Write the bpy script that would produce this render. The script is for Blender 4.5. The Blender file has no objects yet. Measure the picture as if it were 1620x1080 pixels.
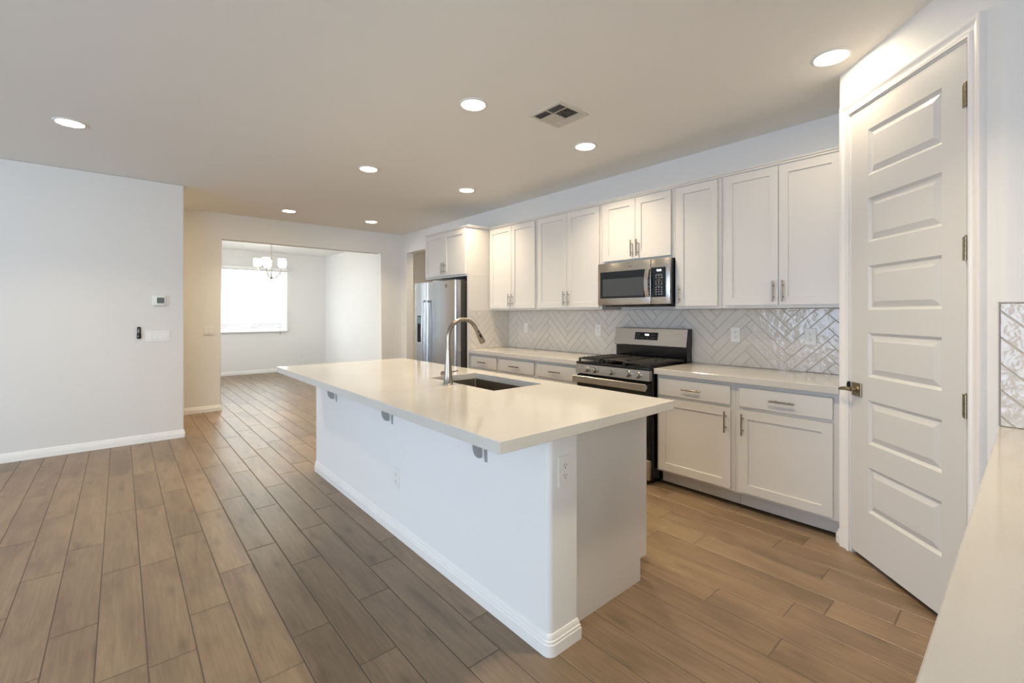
import bpy, bmesh, math, random
from mathutils import Vector, Matrix

random.seed(7)
S = bpy.context.scene
COL = S.collection
PI = math.pi

# ------------------------------------------------------------------ camera
CAM_H, YAW, FPX, HORIZON = 1.3368, 0.71274, 716.91, 496.32
cd = bpy.data.cameras.new('camera')
cam = bpy.data.objects.new('camera', cd)
COL.objects.link(cam)
cd.sensor_fit = 'HORIZONTAL'
cd.sensor_width = 36.0
cd.lens = 36.0 * FPX / 1620
cd.shift_y = -(540 - HORIZON) / 1620
cd.clip_start = 0.02
cam.location = (0, 0, CAM_H)
cam.rotation_euler = (PI / 2, 0, -YAW)
S.camera = cam

# ------------------------------------------------------------------ look
S.view_settings.view_transform = 'Standard'
S.view_settings.look = 'None'
S.view_settings.gamma = 1
S.view_settings.use_curve_mapping = False
S.view_settings.exposure = -0.04
S.cycles.use_denoising = True
S.cycles.max_bounces = 10
S.cycles.diffuse_bounces = 6
S.cycles.glossy_bounces = 5
S.cycles.transparent_max_bounces = 12
S.cycles.caustics_reflective = False
S.cycles.caustics_refractive = False
S.cycles.sample_clamp_indirect = 6.0

# ------------------------------------------------------------------ daylight
W = bpy.data.worlds.new('sky')
S.world = W
W.use_nodes = True
W.node_tree.nodes['Background'].inputs['Color'].default_value = (0.80, 0.90, 1.0, 1)
W.node_tree.nodes['Background'].inputs['Strength'].default_value = 1.7

DAY = (0.60, 0.74, 1.0)
DAY_SOUTH = (0.86, 0.94, 1.0)
WARM = (1.0, 0.82, 0.56)


def area(name, loc, rot, sx, sy, power, color):
    l = bpy.data.lights.new(name, 'AREA')
    l.shape = 'RECTANGLE'
    l.size, l.size_y = sx, sy
    l.energy = power
    l.color = color
    o = bpy.data.objects.new(name, l)
    o.location = loc
    o.rotation_euler = rot
    COL.objects.link(o)
    return o


# sky seen through the sliding doors of the great room (west), its south windows, the dining window
area('daylight_west', (-5.35, 1.95, 1.35), (0, -PI / 2, 0), 2.5, 3.9, 270, DAY)
area('daylight_south', (-2.4, -4.85, 1.45), (PI / 2, 0, 0), 3.6, 2.2, 330, DAY_SOUTH)
area('daylight_dining', (2.18, 12.0, 2.3), (-PI / 2, 0, 0), 2.4, 2.1, 130, (0.90, 0.97, 1.0))
area('dining_side_fill', (-1.7, 9.6, 1.6), (0, -PI / 2, 0), 2.4, 3.6, 245, (0.95, 0.98, 1.0))  # unseen side source, added to brighten the dining room

LAMP_W = 12.0

# ------------------------------------------------------------------ geometry constants
C = 2.73
XR = 3.783      # range wall
YL = 6.057      # big white wall
YF = 7.381      # wall with the dining opening
YD = 11.418     # dining window wall
XD = 3.82       # dining right wall
XRT = 2.515     # short wall at the right, with tile
TOP = 0.914     # counter height
TS = 0.043      # slab thickness


# ------------------------------------------------------------------ materials
def mat(name):
    m = bpy.data.materials.new(name)
    m.use_nodes = True
    return m, m.node_tree.nodes, m.node_tree.links, m.node_tree.nodes['Principled BSDF']


def sr(r, g, b):
    f = lambda c: (c / 255 / 12.92) if c / 255 <= 0.04045 else ((c / 255 + 0.055) / 1.055) ** 2.4
    return (f(r), f(g), f(b), 1)


def paint(name, col, rough, bump=0.0, scale=60, spec=0.5, var=0.0):
    m, N, L, P = mat(name)
    P.inputs['Base Color'].default_value = col
    P.inputs['Roughness'].default_value = rough
    P.inputs['Specular IOR Level'].default_value = spec
    tc = N.new('ShaderNodeTexCoord')
    nz = N.new('ShaderNodeTexNoise')
    nz.inputs['Scale'].default_value = scale
    nz.inputs['Detail'].default_value = 3
    L.new(tc.outputs['Object'], nz.inputs['Vector'])
    if bump:
        b = N.new('ShaderNodeBump')
        b.inputs['Strength'].default_value = bump
        b.inputs['Distance'].default_value = 0.004
        L.new(nz.outputs['Fac'], b.inputs['Height'])
        L.new(b.outputs['Normal'], P.inputs['Normal'])
    if var:
        mx = N.new('ShaderNodeMix')
        mx.data_type = 'RGBA'
        mx.inputs[6].default_value = [c * (1 - var) for c in col[:3]] + [1]
        mx.inputs[7].default_value = col
        L.new(nz.outputs['Fac'], mx.inputs[0])
        L.new(mx.outputs[2], P.inputs['Base Color'])
    return m


def metal(name, col, rough, stretch=(1, 1, 60), bump=0.04):
    m, N, L, P = mat(name)
    P.inputs['Base Color'].default_value = col
    P.inputs['Metallic'].default_value = 1
    tc = N.new('ShaderNodeTexCoord')
    mp = N.new('ShaderNodeMapping')
    mp.inputs['Scale'].default_value = stretch
    nz = N.new('ShaderNodeTexNoise')
    nz.inputs['Scale'].default_value = 8
    nz.inputs['Detail'].default_value = 4
    L.new(tc.outputs['Object'], mp.inputs['Vector'])
    L.new(mp.outputs['Vector'], nz.inputs['Vector'])
    mr = N.new('ShaderNodeMapRange')
    mr.inputs['To Min'].default_value = rough - 0.05
    mr.inputs['To Max'].default_value = rough + 0.07
    L.new(nz.outputs['Fac'], mr.inputs['Value'])
    L.new(mr.outputs['Result'], P.inputs['Roughness'])
    if bump:
        b = N.new('ShaderNodeBump')
        b.inputs['Strength'].default_value = bump
        b.inputs['Distance'].default_value = 0.002
        L.new(nz.outputs['Fac'], b.inputs['Height'])
        L.new(b.outputs['Normal'], P.inputs['Normal'])
    return m


def glow(name, col, strength):
    m, N, L, P = mat(name)
    P.inputs['Base Color'].default_value = col
    P.inputs['Emission Color'].default_value = col
    P.inputs['Emission Strength'].default_value = strength
    return m


M = {}
M['wall'] = paint('wall_paint', sr(227, 226, 224), 0.7, 0.10, 45, 0.3)
M['ceiling'] = paint('ceiling_paint', sr(236, 235, 232), 0.85, 0.08, 45, 0.2)
M['trim'] = paint('trim_paint', sr(233, 231, 228), 0.35, 0.0)
M['cab'] = paint('cabinet_paint', sr(211, 208, 204), 0.38, 0.02, 20)
M['door'] = paint('door_paint', sr(208, 206, 203), 0.33, 0.015, 30)
M['plate'] = paint('white_plastic', sr(226, 225, 222), 0.35)
M['black'] = paint('black_enamel', sr(16, 16, 18), 0.18)
M['iron'] = paint('cast_iron', sr(26, 25, 24), 0.55, 0.25, 120)
M['bglass'] = paint('black_glass', sr(10, 11, 12), 0.05)
M['smoke'] = paint('smoked_window', sr(62, 64, 66), 0.16)
M['darkgrey'] = paint('dark_grey_side', sr(52, 50, 48), 0.5, 0.03, 150)
M['void'] = paint('dark_parts_and_recess_shade', sr(22, 21, 20), 0.8)  # own colour of dark parts, and the vent duct's painted shade
M['steel'] = metal('stainless_steel', sr(190, 186, 180), 0.25, (1, 1, 80), 0.02)
M['steelv'] = metal('stainless_steel_vertical_grain', sr(186, 188, 192), 0.24, (40, 40, 1), 0.03)
M['sinkm'] = metal('sink_steel', sr(150, 142, 130), 0.36, (1, 40, 1), 0.02)
M['nickel'] = metal('brushed_nickel', sr(156, 147, 136), 0.24, (20, 20, 20), 0.02)
M['bronze'] = metal('aged_nickel', sr(150, 136, 113), 0.30, (20, 20, 20), 0.02)
M['galv'] = paint('primed_steel', sr(150, 152, 154), 0.5, 0.05, 90)
M['slot'] = paint('socket_slot', sr(60, 56, 52), 0.6)
M['mark'] = paint('printed_mark', sr(150, 152, 154), 0.6)
M['badge'] = paint('badge_grey', sr(96, 96, 94), 0.4)
M['lcd'] = paint('lcd_grey_green', sr(92, 104, 100), 0.2)
M['teal'] = paint('dispenser_panel', sr(120, 146, 148), 0.15)
M['digits'] = glow('clock_digits', (0.85, 0.95, 1, 1), 3.0)
M['lens'] = glow('lamp_lens', (1.0, 0.83, 0.60, 1), 40)
M['shade'] = glow('frosted_shade', (1.0, 0.95, 0.86, 1), 16.0)
M['slat'] = paint('blind_slat', sr(240, 240, 238), 0.45)
M['vent'] = paint('vent_paint', sr(214, 208, 200), 0.5)
M['vinyl'] = paint('window_vinyl', sr(238, 238, 236), 0.4)
M['backdrop'] = paint('backdrop_wall_render', sr(150, 140, 126), 0.9, 0.3, 30)
M['grout'] = paint('floor_grout', sr(98, 86, 74), 0.85, 0.1, 200)
M['tgrout'] = paint('tile_grout', sr(186, 181, 175), 0.85, 0.1, 200)


def mk_glass():
    m = bpy.data.materials.new('window_glass')
    m.use_nodes = True
    N, L = m.node_tree.nodes, m.node_tree.links
    N.remove(N['Principled BSDF'])
    t = N.new('ShaderNodeBsdfTransparent')
    t.inputs['Color'].default_value = (0.95, 0.97, 0.97, 1)
    g = N.new('ShaderNodeBsdfGlossy')
    g.inputs['Roughness'].default_value = 0.02
    mx = N.new('ShaderNodeMixShader')
    mx.inputs['Fac'].default_value = 0.06
    L.new(t.outputs['BSDF'], mx.inputs[1])
    L.new(g.outputs['BSDF'], mx.inputs[2])
    L.new(mx.outputs['Shader'], N['Material Output'].inputs['Surface'])
    return m


M['glass'] = mk_glass()


def mk_quartz():
    m, N, L, P = mat('white_quartz')
    tc = N.new('ShaderNodeTexCoord')
    n1 = N.new('ShaderNodeTexNoise')
    n1.inputs['Scale'].default_value = 260
    n1.inputs['Detail'].default_value = 2
    n2 = N.new('ShaderNodeTexNoise')
    n2.inputs['Scale'].default_value = 2.2
    n2.inputs['Detail'].default_value = 6
    n2.inputs['Distortion'].default_value = 1.2
    L.new(tc.outputs['Object'], n1.inputs['Vector'])
    L.new(tc.outputs['Object'], n2.inputs['Vector'])
    a = N.new('ShaderNodeMix'); a.data_type = 'RGBA'
    a.inputs[6].default_value = sr(192, 188, 181)
    a.inputs[7].default_value = sr(207, 203, 196)
    L.new(n2.outputs['Fac'], a.inputs[0])
    b = N.new('ShaderNodeMix'); b.data_type = 'RGBA'; b.blend_type = 'MULTIPLY'
    b.inputs[0].default_value = 0.10
    L.new(a.outputs[2], b.inputs[6])
    L.new(n1.outputs['Color'], b.inputs[7])
    L.new(b.outputs[2], P.inputs['Base Color'])
    P.inputs['Roughness'].default_value = 0.10
    return m


M['quartz'] = mk_quartz()


def mk_wood_tile():
    m, N, L, P = mat('wood_look_tile')
    at = N.new('ShaderNodeVertexColor'); at.layer_name = 'plank'
    sep = N.new('ShaderNodeSeparateColor')
    L.new(at.outputs['Color'], sep.inputs['Color'])
    tc = N.new('ShaderNodeTexCoord')
    off = N.new('ShaderNodeVectorMath'); off.operation = 'SCALE'
    off.inputs['Scale'].default_value = 37.0
    L.new(at.outputs['Color'], off.inputs[0])
    add = N.new('ShaderNodeVectorMath'); add.operation = 'ADD'
    L.new(tc.outputs['Object'], add.inputs[0])
    L.new(off.outputs['Vector'], add.inputs[1])

    def noise(scale, st, det, dist):
        mp = N.new('ShaderNodeMapping')
        mp.inputs['Scale'].default_value = st
        L.new(add.outputs['Vector'], mp.inputs['Vector'])
        n = N.new('ShaderNodeTexNoise')
        n.inputs['Scale'].default_value = scale
        n.inputs['Detail'].default_value = det
        n.inputs['Roughness'].default_value = 0.6
        n.inputs['Distortion'].default_value = dist
        L.new(mp.outputs['Vector'], n.inputs['Vector'])
        return n
    big = noise(1.0, (8, 1.6, 1), 4, 0.7)
    fine = noise(1.0, (85, 5, 1), 5, 0.4)
    ramp = N.new('ShaderNodeValToRGB')
    ramp.color_ramp.elements[0].position = 0.25
    ramp.color_ramp.elements[0].color = sr(108, 90, 70)
    ramp.color_ramp.elements[1].position = 0.74
    ramp.color_ramp.elements[1].color = sr(145, 123, 98)
    e = ramp.color_ramp.elements.new(0.47)
    e.color = sr(130, 109, 86)
    L.new(big.outputs['Fac'], ramp.inputs['Fac'])
    fr = N.new('ShaderNodeMapRange')
    fr.inputs['From Min'].default_value = 0.3
    fr.inputs['From Max'].default_value = 0.7
    fr.inputs['To Min'].default_value = 0.81
    fr.inputs['To Max'].default_value = 1.12
    L.new(fine.outputs['Fac'], fr.inputs['Value'])
    tn = N.new('ShaderNodeMapRange')
    tn.inputs['To Min'].default_value = 0.86
    tn.inputs['To Max'].default_value = 1.08
    L.new(sep.outputs['Red'], tn.inputs['Value'])
    mu = N.new('ShaderNodeMath'); mu.operation = 'MULTIPLY'
    L.new(fr.outputs['Result'], mu.inputs[0])
    L.new(tn.outputs['Result'], mu.inputs[1])
    sc = N.new('ShaderNodeVectorMath'); sc.operation = 'SCALE'
    L.new(ramp.outputs['Color'], sc.inputs[0])
    L.new(mu.outputs['Value'], sc.inputs['Scale'])
    # knots
    vm = N.new('ShaderNodeMapping'); vm.inputs['Scale'].default_value = (5.0, 1.7, 1)
    L.new(add.outputs['Vector'], vm.inputs['Vector'])
    vo = N.new('ShaderNodeTexVoronoi'); vo.inputs['Scale'].default_value = 1.0
    vo.voronoi_dimensions = '2D'
    L.new(vm.outputs['Vector'], vo.inputs['Vector'])
    kr = N.new('ShaderNodeMapRange')
    kr.inputs['From Min'].default_value = 0.02
    kr.inputs['From Max'].default_value = 0.13
    kr.inputs['To Min'].default_value = 0.72
    kr.inputs['To Max'].default_value = 1.0
    L.new(vo.outputs['Distance'], kr.inputs['Value'])
    s2 = N.new('ShaderNodeVectorMath'); s2.operation = 'SCALE'
    L.new(sc.outputs['Vector'], s2.inputs[0])
    L.new(kr.outputs['Result'], s2.inputs['Scale'])
    L.new(s2.outputs['Vector'], P.inputs['Base Color'])
    rr = N.new('ShaderNodeMapRange')
    rr.inputs['To Min'].default_value = 0.30
    rr.inputs['To Max'].default_value = 0.44
    L.new(fine.outputs['Fac'], rr.inputs['Value'])
    L.new(rr.outputs['Result'], P.inputs['Roughness'])
    bp = N.new('ShaderNodeBump')
    bp.inputs['Strength'].default_value = 0.12
    bp.inputs['Distance'].default_value = 0.003
    L.new(fine.outputs['Fac'], bp.inputs['Height'])
    L.new(bp.outputs['Normal'], P.inputs['Normal'])
    return m


M['plank'] = mk_wood_tile()


def mk_tile():
    m, N, L, P = mat('glazed_grey_tile')
    at = N.new('ShaderNodeVertexColor'); at.layer_name = 'plank'
    sep = N.new('ShaderNodeSeparateColor')
    L.new(at.outputs['Color'], sep.inputs['Color'])
    tc = N.new('ShaderNodeTexCoord')
    off = N.new('ShaderNodeVectorMath'); off.operation = 'SCALE'
    off.inputs['Scale'].default_value = 11.0
    L.new(at.outputs['Color'], off.inputs[0])
    add = N.new('ShaderNodeVectorMath'); add.operation = 'ADD'
    L.new(tc.outputs['Object'], add.inputs[0])
    L.new(off.outputs['Vector'], add.inputs[1])
    n = N.new('ShaderNodeTexNoise')
    n.inputs['Scale'].default_value = 16
    n.inputs['Detail'].default_value = 4
    n.inputs['Distortion'].default_value = 0.8
    L.new(add.outputs['Vector'], n.inputs['Vector'])
    mx = N.new('ShaderNodeMix'); mx.data_type = 'RGBA'
    mx.inputs[6].default_value = sr(203, 198, 191)
    mx.inputs[7].default_value = sr(212, 207, 201)
    L.new(n.outputs['Fac'], mx.inputs[0])
    tn = N.new('ShaderNodeMapRange')
    tn.inputs['To Min'].default_value = 0.97
    tn.inputs['To Max'].default_value = 1.02
    L.new(sep.outputs['Red'], tn.inputs['Value'])
    sc = N.new('ShaderNodeVectorMath'); sc.operation = 'SCALE'
    L.new(mx.outputs[2], sc.inputs[0])
    L.new(tn.outputs['Result'], sc.inputs['Scale'])
    L.new(sc.outputs['Vector'], P.inputs['Base Color'])
    P.inputs['Roughness'].default_value = 0.10
    n2 = N.new('ShaderNodeTexNoise')
    n2.inputs['Scale'].default_value = 26
    n2.inputs['Detail'].default_value = 2
    L.new(add.outputs['Vector'], n2.inputs['Vector'])
    bp = N.new('ShaderNodeBump')
    bp.inputs['Strength'].default_value = 0.6
    bp.inputs['Distance'].default_value = 0.006
    L.new(n2.outputs['Fac'], bp.inputs['Height'])
    L.new(bp.outputs['Normal'], P.inputs['Normal'])
    return m


M['tile'] = mk_tile()


# ------------------------------------------------------------------ mesh helpers
def fr(o, u):
    """local frame on a vertical surface: u along it (to the viewer's right), v up, n out of it"""
    u = Vector(u).normalized()
    v = Vector((0, 0, 1))
    n = u.cross(v)
    m = Matrix((u, v, n)).transposed().to_4x4()
    m.translation = Vector(o)
    return m


ID = Matrix.Identity(4)


class B:
    """collects shapes of ONE mesh"""
    def __init__(self, F=ID):
        self.bm = bmesh.new()
        self.F = F

    def box(self, a0, a1, b0, b1, c0, c1, bev=0.0, seg=1, F=None):
        F = F or self.F
        vs = [self.bm.verts.new(F @ Vector((a, b, c))) for a in (a0, a1) for b in (b0, b1) for c in (c0, c1)]
        q = [(0, 1, 3, 2), (4, 6, 7, 5), (0, 4, 5, 1), (2, 3, 7, 6), (0, 2, 6, 4), (1, 5, 7, 3)]
        fs = [self.bm.faces.new([vs[i] for i in f]) for f in q]
        if bev:
            es = list({e for f in fs for e in f.edges})
            bmesh.ops.bevel(self.bm, geom=es, offset=bev, segments=seg, profile=0.5, affect='EDGES')
        return self

    def prism(self, pts, axis_from, axis_to, F=None):
        """pts: list of Vector-like in local coords (polygon), extruded by vector"""
        F = F or self.F
        d = Vector(axis_to) - Vector(axis_from)
        a = [self.bm.verts.new(F @ (Vector(p))) for p in pts]
        b = [self.bm.verts.new(F @ (Vector(p) + d)) for p in pts]
        n = len(pts)
        self.bm.faces.new(a)
        self.bm.faces.new(b[::-1])
        for i in range(n):
            self.bm.faces.new([a[i], b[i], b[(i + 1) % n], a[(i + 1) % n]])
        return self

    def cyl(self, p0, p1, r0, r1=None, n=20, cap=True, F=None):
        F = F or self.F
        r1 = r0 if r1 is None else r1
        p0, p1 = Vector(p0), Vector(p1)
        d = (p1 - p0).normalized()
        x = d.orthogonal().normalized()
        y = d.cross(x)
        A, Bv = [], []
        for i in range(n):
            t = 2 * PI * i / n
            k = x * math.cos(t) + y * math.sin(t)
            A.append(self.bm.verts.new(F @ (p0 + k * r0)))
            Bv.append(self.bm.verts.new(F @ (p1 + k * r1)))
        for i in range(n):
            self.bm.faces.new([A[i], A[(i + 1) % n], Bv[(i + 1) % n], Bv[i]])
        if cap:
            self.bm.faces.new(A[::-1])
            self.bm.faces.new(Bv)
        return self

    def lathe(self, o, prof, axis=(0, 0, 1), n=28, F=None):
        F = F or self.F
        o = Vector(o); d = Vector(axis).normalized()
        x = d.orthogonal().normalized(); y = d.cross(x)
        rings = []
        for r, h in prof:
            rings.append([self.bm.verts.new(F @ (o + d * h + (x * math.cos(2 * PI * i / n) + y * math.sin(2 * PI * i / n)) * max(r, 1e-5))) for i in range(n)])
        for a, b in zip(rings, rings[1:]):
            for i in range(n):
                self.bm.faces.new([a[i], a[(i + 1) % n], b[(i + 1) % n], b[i]])
        return self

    def tube(self, path, r, n=14, F=None, rs=None):
        F = F or self.F
        path = [Vector(p) for p in path]
        prev = None
        rings = []
        for i, p in enumerate(path):
            t = (path[min(i + 1, len(path) - 1)] - path[max(i - 1, 0)]).normalized()
            if prev is None:
                x = t.orthogonal().normalized()
            else:
                x = (prev - t * prev.dot(t)).normalized()
            prev = x
            y = t.cross(x)
            rr = rs[i] if rs else r
            rings.append([self.bm.verts.new(F @ (p + (x * math.cos(2 * PI * k / n) + y * math.sin(2 * PI * k / n)) * rr)) for k in range(n)])
        for a, b in zip(rings, rings[1:]):
            for k in range(n):
                self.bm.faces.new([a[k], a[(k + 1) % n], b[(k + 1) % n], b[k]])
        self.bm.faces.new(rings[0][::-1])
        self.bm.faces.new(rings[-1])
        return self

    def sweep(self, path, prof):
        """profile [(out, z)] swept along an XY polyline; 'out' is to the right of the travel direction"""
        P2 = [Vector((p[0], p[1])) for p in path]
        rings = []
        for i, p in enumerate(P2):
            d0 = (P2[i] - P2[i - 1]).normalized() if i > 0 else None
            d1 = (P2[i + 1] - P2[i]).normalized() if i < len(P2) - 1 else None
            d0 = d0 or d1
            d1 = d1 or d0
            n0 = Vector((d0.y, -d0.x)); n1 = Vector((d1.y, -d1.x))
            b = (n0 + n1).normalized()
            k = 1.0 / max(0.3, b.dot(n0))
            rings.append([self.bm.verts.new((p.x + b.x * k * o, p.y + b.y * k * o, z)) for o, z in prof])
        m = len(prof)
        for a, b in zip(rings, rings[1:]):
            for j in range(m):
                self.bm.faces.new([a[j], b[j], b[(j + 1) % m], a[(j + 1) % m]])
        self.bm.faces.new(rings[0])
        self.bm.faces.new(rings[-1][::-1])
        return self


def finish(bm, name, m, org=Vector((0, 0, 0)), sharp=32):
    bmesh.ops.recalc_face_normals(bm, faces=bm.faces[:])
    for v in bm.verts:
        v.co -= org
    for f in bm.faces:
        f.smooth = True
    ang = math.radians(sharp)
    for e in bm.edges:
        e.smooth = len(e.link_faces) == 2 and e.calc_face_angle(0) < ang
    me = bpy.data.meshes.new(name)
    bm.to_mesh(me)
    bm.free()
    me.materials.append(m)
    return me


def root_loc(o):
    while o.parent:
        o = o.parent
    return o.location


def part(name, b, m, parent, label=None, sharp=32):
    me = finish(b.bm, name, m, Vector(root_loc(parent)), sharp)
    o = bpy.data.objects.new(name, me)
    COL.objects.link(o)
    o.parent = parent
    if label:
        o['label'] = label
    return o


def thing(name, label, cat, loc, group=None):
    o = bpy.data.objects.new(name, None)
    o.empty_display_size = 0.1
    COL.objects.link(o)
    o.location = loc
    o['label'] = label
    o['category'] = cat
    if group:
        o['group'] = group
    return o


def single(name, b, m, label, cat, org, group=None):
    me = finish(b.bm, name, m, Vector(org))
    o = bpy.data.objects.new(name, me)
    COL.objects.link(o)
    o.location = org
    o['label'] = label
    o['category'] = cat
    if group:
        o['group'] = group
    return o


def struct(name, b, m, label=None, org=(0, 0, 0), sharp=32):
    me = finish(b.bm, name, m, Vector(org), sharp)
    o = bpy.data.objects.new(name, me)
    COL.objects.link(o)
    o.location = org
    o['kind'] = 'structure'
    if label:
        o['label'] = label
    return o


def dup(root, loc, label=None):
    r = root.copy(); COL.objects.link(r); r.location = loc
    if label:
        r['label'] = label
    for ch in list(root.children):
        c = ch.copy(); COL.objects.link(c); c.parent = r
        for g in ch.children:
            d = g.copy(); COL.objects.link(d); d.parent = c
    return r


def text_into(b, txt, F, u, v, n, size, depth=0.0006):
    cu = bpy.data.curves.new('txt', 'FONT')
    cu.body = txt
    cu.size = size
    cu.align_x = 'CENTER'
    cu.align_y = 'CENTER'
    cu.extrude = depth
    o = bpy.data.objects.new('txt', cu)
    COL.objects.link(o)
    dg = bpy.context.evaluated_depsgraph_get()
    me = bpy.data.meshes.new_from_object(o.evaluated_get(dg))
    bpy.data.objects.remove(o)
    tmp = bmesh.new()
    tmp.from_mesh(me)
    bpy.data.meshes.remove(me)
    T = F @ Matrix.Translation((u, v, n))
    mp = {}
    for w in tmp.verts:
        mp[w] = b.bm.verts.new(T @ w.co)
    for f in tmp.faces:
        try:
            b.bm.faces.new([mp[w] for w in f.verts])
        except ValueError:
            pass
    tmp.free()


# ------------------------------------------------------------------ floor
PW, PL = 0.1525, 0.907
X0 = -0.225 - 36 * PW
KNOWN = {36: 2.655, 37: 3.133, 38: 3.10, 39: 2.453, 40: 2.75, 41: 2.913, 42: 2.59, 35: 3.305, 34: 2.96}
FX0, FX1, FY0, FY1 = -5.15, 5.35, -4.65, 11.6


def build_floor():
    b = B()
    bm = b.bm
    lay = bm.loops.layers.float_color.new('plank')
    rnd = random.Random(3)
    g, ch = 0.0017, 0.0024
    for i in range(0, 80):
        xa, xb = X0 + i * PW, X0 + (i + 1) * PW
        if xb < FX0 or xa > FX1:
            continue
        ph = KNOWN.get(i, rnd.uniform(0, PL))
        y = FY0 - PL + ((ph - FY0) % PL)
        while y < FY1:
            ya, yb = max(y, FY0), min(y + PL, FY1)
            y += PL
            if yb - ya < 0.01:
                continue
            col = (rnd.random(), rnd.random(), rnd.random(), 1)
            o = [bm.verts.new(p) for p in ((xa + g, ya + g, -0.002), (xb - g, ya + g, -0.002), (xb - g, yb - g, -0.002), (xa + g, yb - g, -0.002))]
            k = g + ch
            t = [bm.verts.new(p) for p in ((xa + k, ya + k, 0), (xb - k, ya + k, 0), (xb - k, yb - k, 0), (xa + k, yb - k, 0))]
            fs = [bm.faces.new(t)] + [bm.faces.new([o[j], o[(j + 1) % 4], t[(j + 1) % 4], t[j]]) for j in range(4)]
            for f in fs:
                for l in f.loops:
                    l[lay] = col
    fl = struct('floor', b, M['plank'])
    s = B().box(FX0, FX1, FY0, FY1, -0.12, -0.0016)
    gr = part('grout_bed', s, M['grout'], fl)
    return fl


build_floor()

# ------------------------------------------------------------------ ceiling and walls
struct('ceiling', B().box(FX0, FX1, FY0, FY1, C, C + 0.12), M['ceiling'])

b = B()                                             # range wall, with a doorway past the refrigerator
b.box(XR, XR + 0.13, 0.60, 6.30, 0, C)
b.box(XR, XR + 0.13, 7.198, YF + 0.14, 0, C)
b.box(XR, XR + 0.13, 6.30, 7.198, 2.402, C)
struct('wall_range', b, M['wall'])

b = B()                                             # wall with the wide opening to the dining room
b.prism([(-3.2, YF, 0), (1.052, YF, 0), (1.052, YF, 2.388), (3.404, YF, 2.388), (3.404, YF, 0), (XR + 0.01, YF, 0), (XR + 0.01, YF, C), (-3.2, YF, C)], (0, 0, 0), (0, 0.145, 0))
es = [e for e in b.bm.edges if abs(e.verts[0].co.y - e.verts[1].co.y) < 1e-6 and all(1.0 < v.co.x < 3.45 and v.co.z < 2.4 for v in e.verts)]
bmesh.ops.bevel(b.bm, geom=es, offset=0.012, segments=2, profile=0.5, affect='EDGES')
struct('wall_far', b, M['wall'])

b = B().box(-5.0, 0.522, YL, YL + 0.125, 0, C, 0.012, 2)
struct('wall_left', b, M['wall'])
b = B().box(-3.2, -3.08, YL + 0.126, YF - 0.001, 0, C)
struct('wall_hall', b, M['wall'])

# dining room shell
WX0, WX1, WZ0, WZ1 = 1.43, 2.935, 0.935, 2.36
b = B()
b.box(-0.55, WX0, YD, YD + 0.14, 0, C)
b.box(WX1, XD + 0.15, YD, YD + 0.14, 0, C)
b.box(WX0, WX1, YD, YD + 0.14, 0, WZ0)
b.box(WX0, WX1, YD, YD + 0.14, WZ1, C)
struct('wall_dining_window', b, M['wall'])
struct('wall_backdrop', B().box(-2.0, 6.0, 13.2, 13.35, -0.1, 1.10), M['backdrop'])  # unseen wall, added as a darker background behind the lowest blind slats
struct('wall_dining_right', B().box(XD, XD + 0.13, YF + 0.14, YD, 0, C), M['wall'])
b = B()
b.box(-0.55, -0.42, YF + 0.14, 8.5, 0, C)
b.box(-0.55, -0.42, 10.7, YD, 0, C)
b.box(-0.55, -0.42, 8.5, 10.7, 0, 0.5)  # opening for the added side window
b.box(-0.55, -0.42, 8.5, 10.7, 2.4, C)
struct('wall_dining_left', b, M['wall'])

# room past the doorway behind the refrigerator
b = B()
b.box(5.1, 5.22, 5.3, 8.3, 0, C)
b.box(3.95, 5.1, 8.2, 8.3, 0, C)
b.box(3.913, 5.1, 5.3, 5.4, 0, C)
struct('wall_utility', b, M['wall'])

# great room behind the camera: a wide sliding door to the west, windows to the south
b = B()
b.box(-5.12, -5.0, -4.5, 0.0, 0, C)
b.box(-5.12, -5.0, 3.9, YL + 0.12, 0, C)
b.box(-5.12, -5.0, 0.0, 3.9, 2.45, C)
struct('wall_west', b, M['wall'])
b = B()
b.box(-5.12, -4.2, -4.62, -4.5, 0, C)
b.box(-0.6, 0.6, -4.62, -4.5, 0, C)
b.box(-4.2, -0.6, -4.62, -4.5, 0, 0.35)
b.box(-4.2, -0.6, -4.62, -4.5, 2.45, C)
struct('wall_south', b, M['wall'])
struct('wall_east', B().box(0.48, 0.60, -4.5, -0.56, 0, C), M['wall'])


def window_frame(name, F, w, h, mull, z):
    b = B(F)
    t = 0.05
    b.box(0, w, 0, t, -0.07, 0, 0.004)
    b.box(0, w, h - t, h, -0.07, 0, 0.004)
    b.box(0, t, t, h - t, -0.07, 0, 0.004)
    b.box(w - t, w, t, h - t, -0.07, 0, 0.004)
    for k in mull:
        b.box(k - 0.025, k + 0.025, t, h - t, -0.065, -0.005, 0.004)
    o = struct(name, b, M['vinyl'])
    g = B(F).box(t, w - t, t, h - t, -0.04, -0.036)
    part('glass_pane', g, M['glass'], o)
    return o


window_frame('window_1', fr((WX0, YD + 0.12, WZ0), (1, 0, 0)), WX1 - WX0, WZ1 - WZ0, [(WX1 - WX0) / 2], 0)
window_frame('window_2', fr((-5.03, 0.0, 0.0), (0, 1, 0)), 3.9, 2.45, [1.3, 2.6], 0)
window_frame('window_added', fr((-0.46, 8.5, 0.5), (0, 1, 0)), 2.2, 1.9, [1.1], 0)  # unseen window, added to let more light into the dining room
window_frame('window_3', fr((-0.6, -4.53, 0.35), (-1, 0, 0)), 3.6, 2.1, [1.2, 2.4], 0)
struct('trim_window_sill', B().box(WX0 - 0.0, WX1 + 0.0, YD - 0.02, YD + 0.05, WZ0 - 0.0, WZ0 + 0.022, 0.004), M['trim'])

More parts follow.
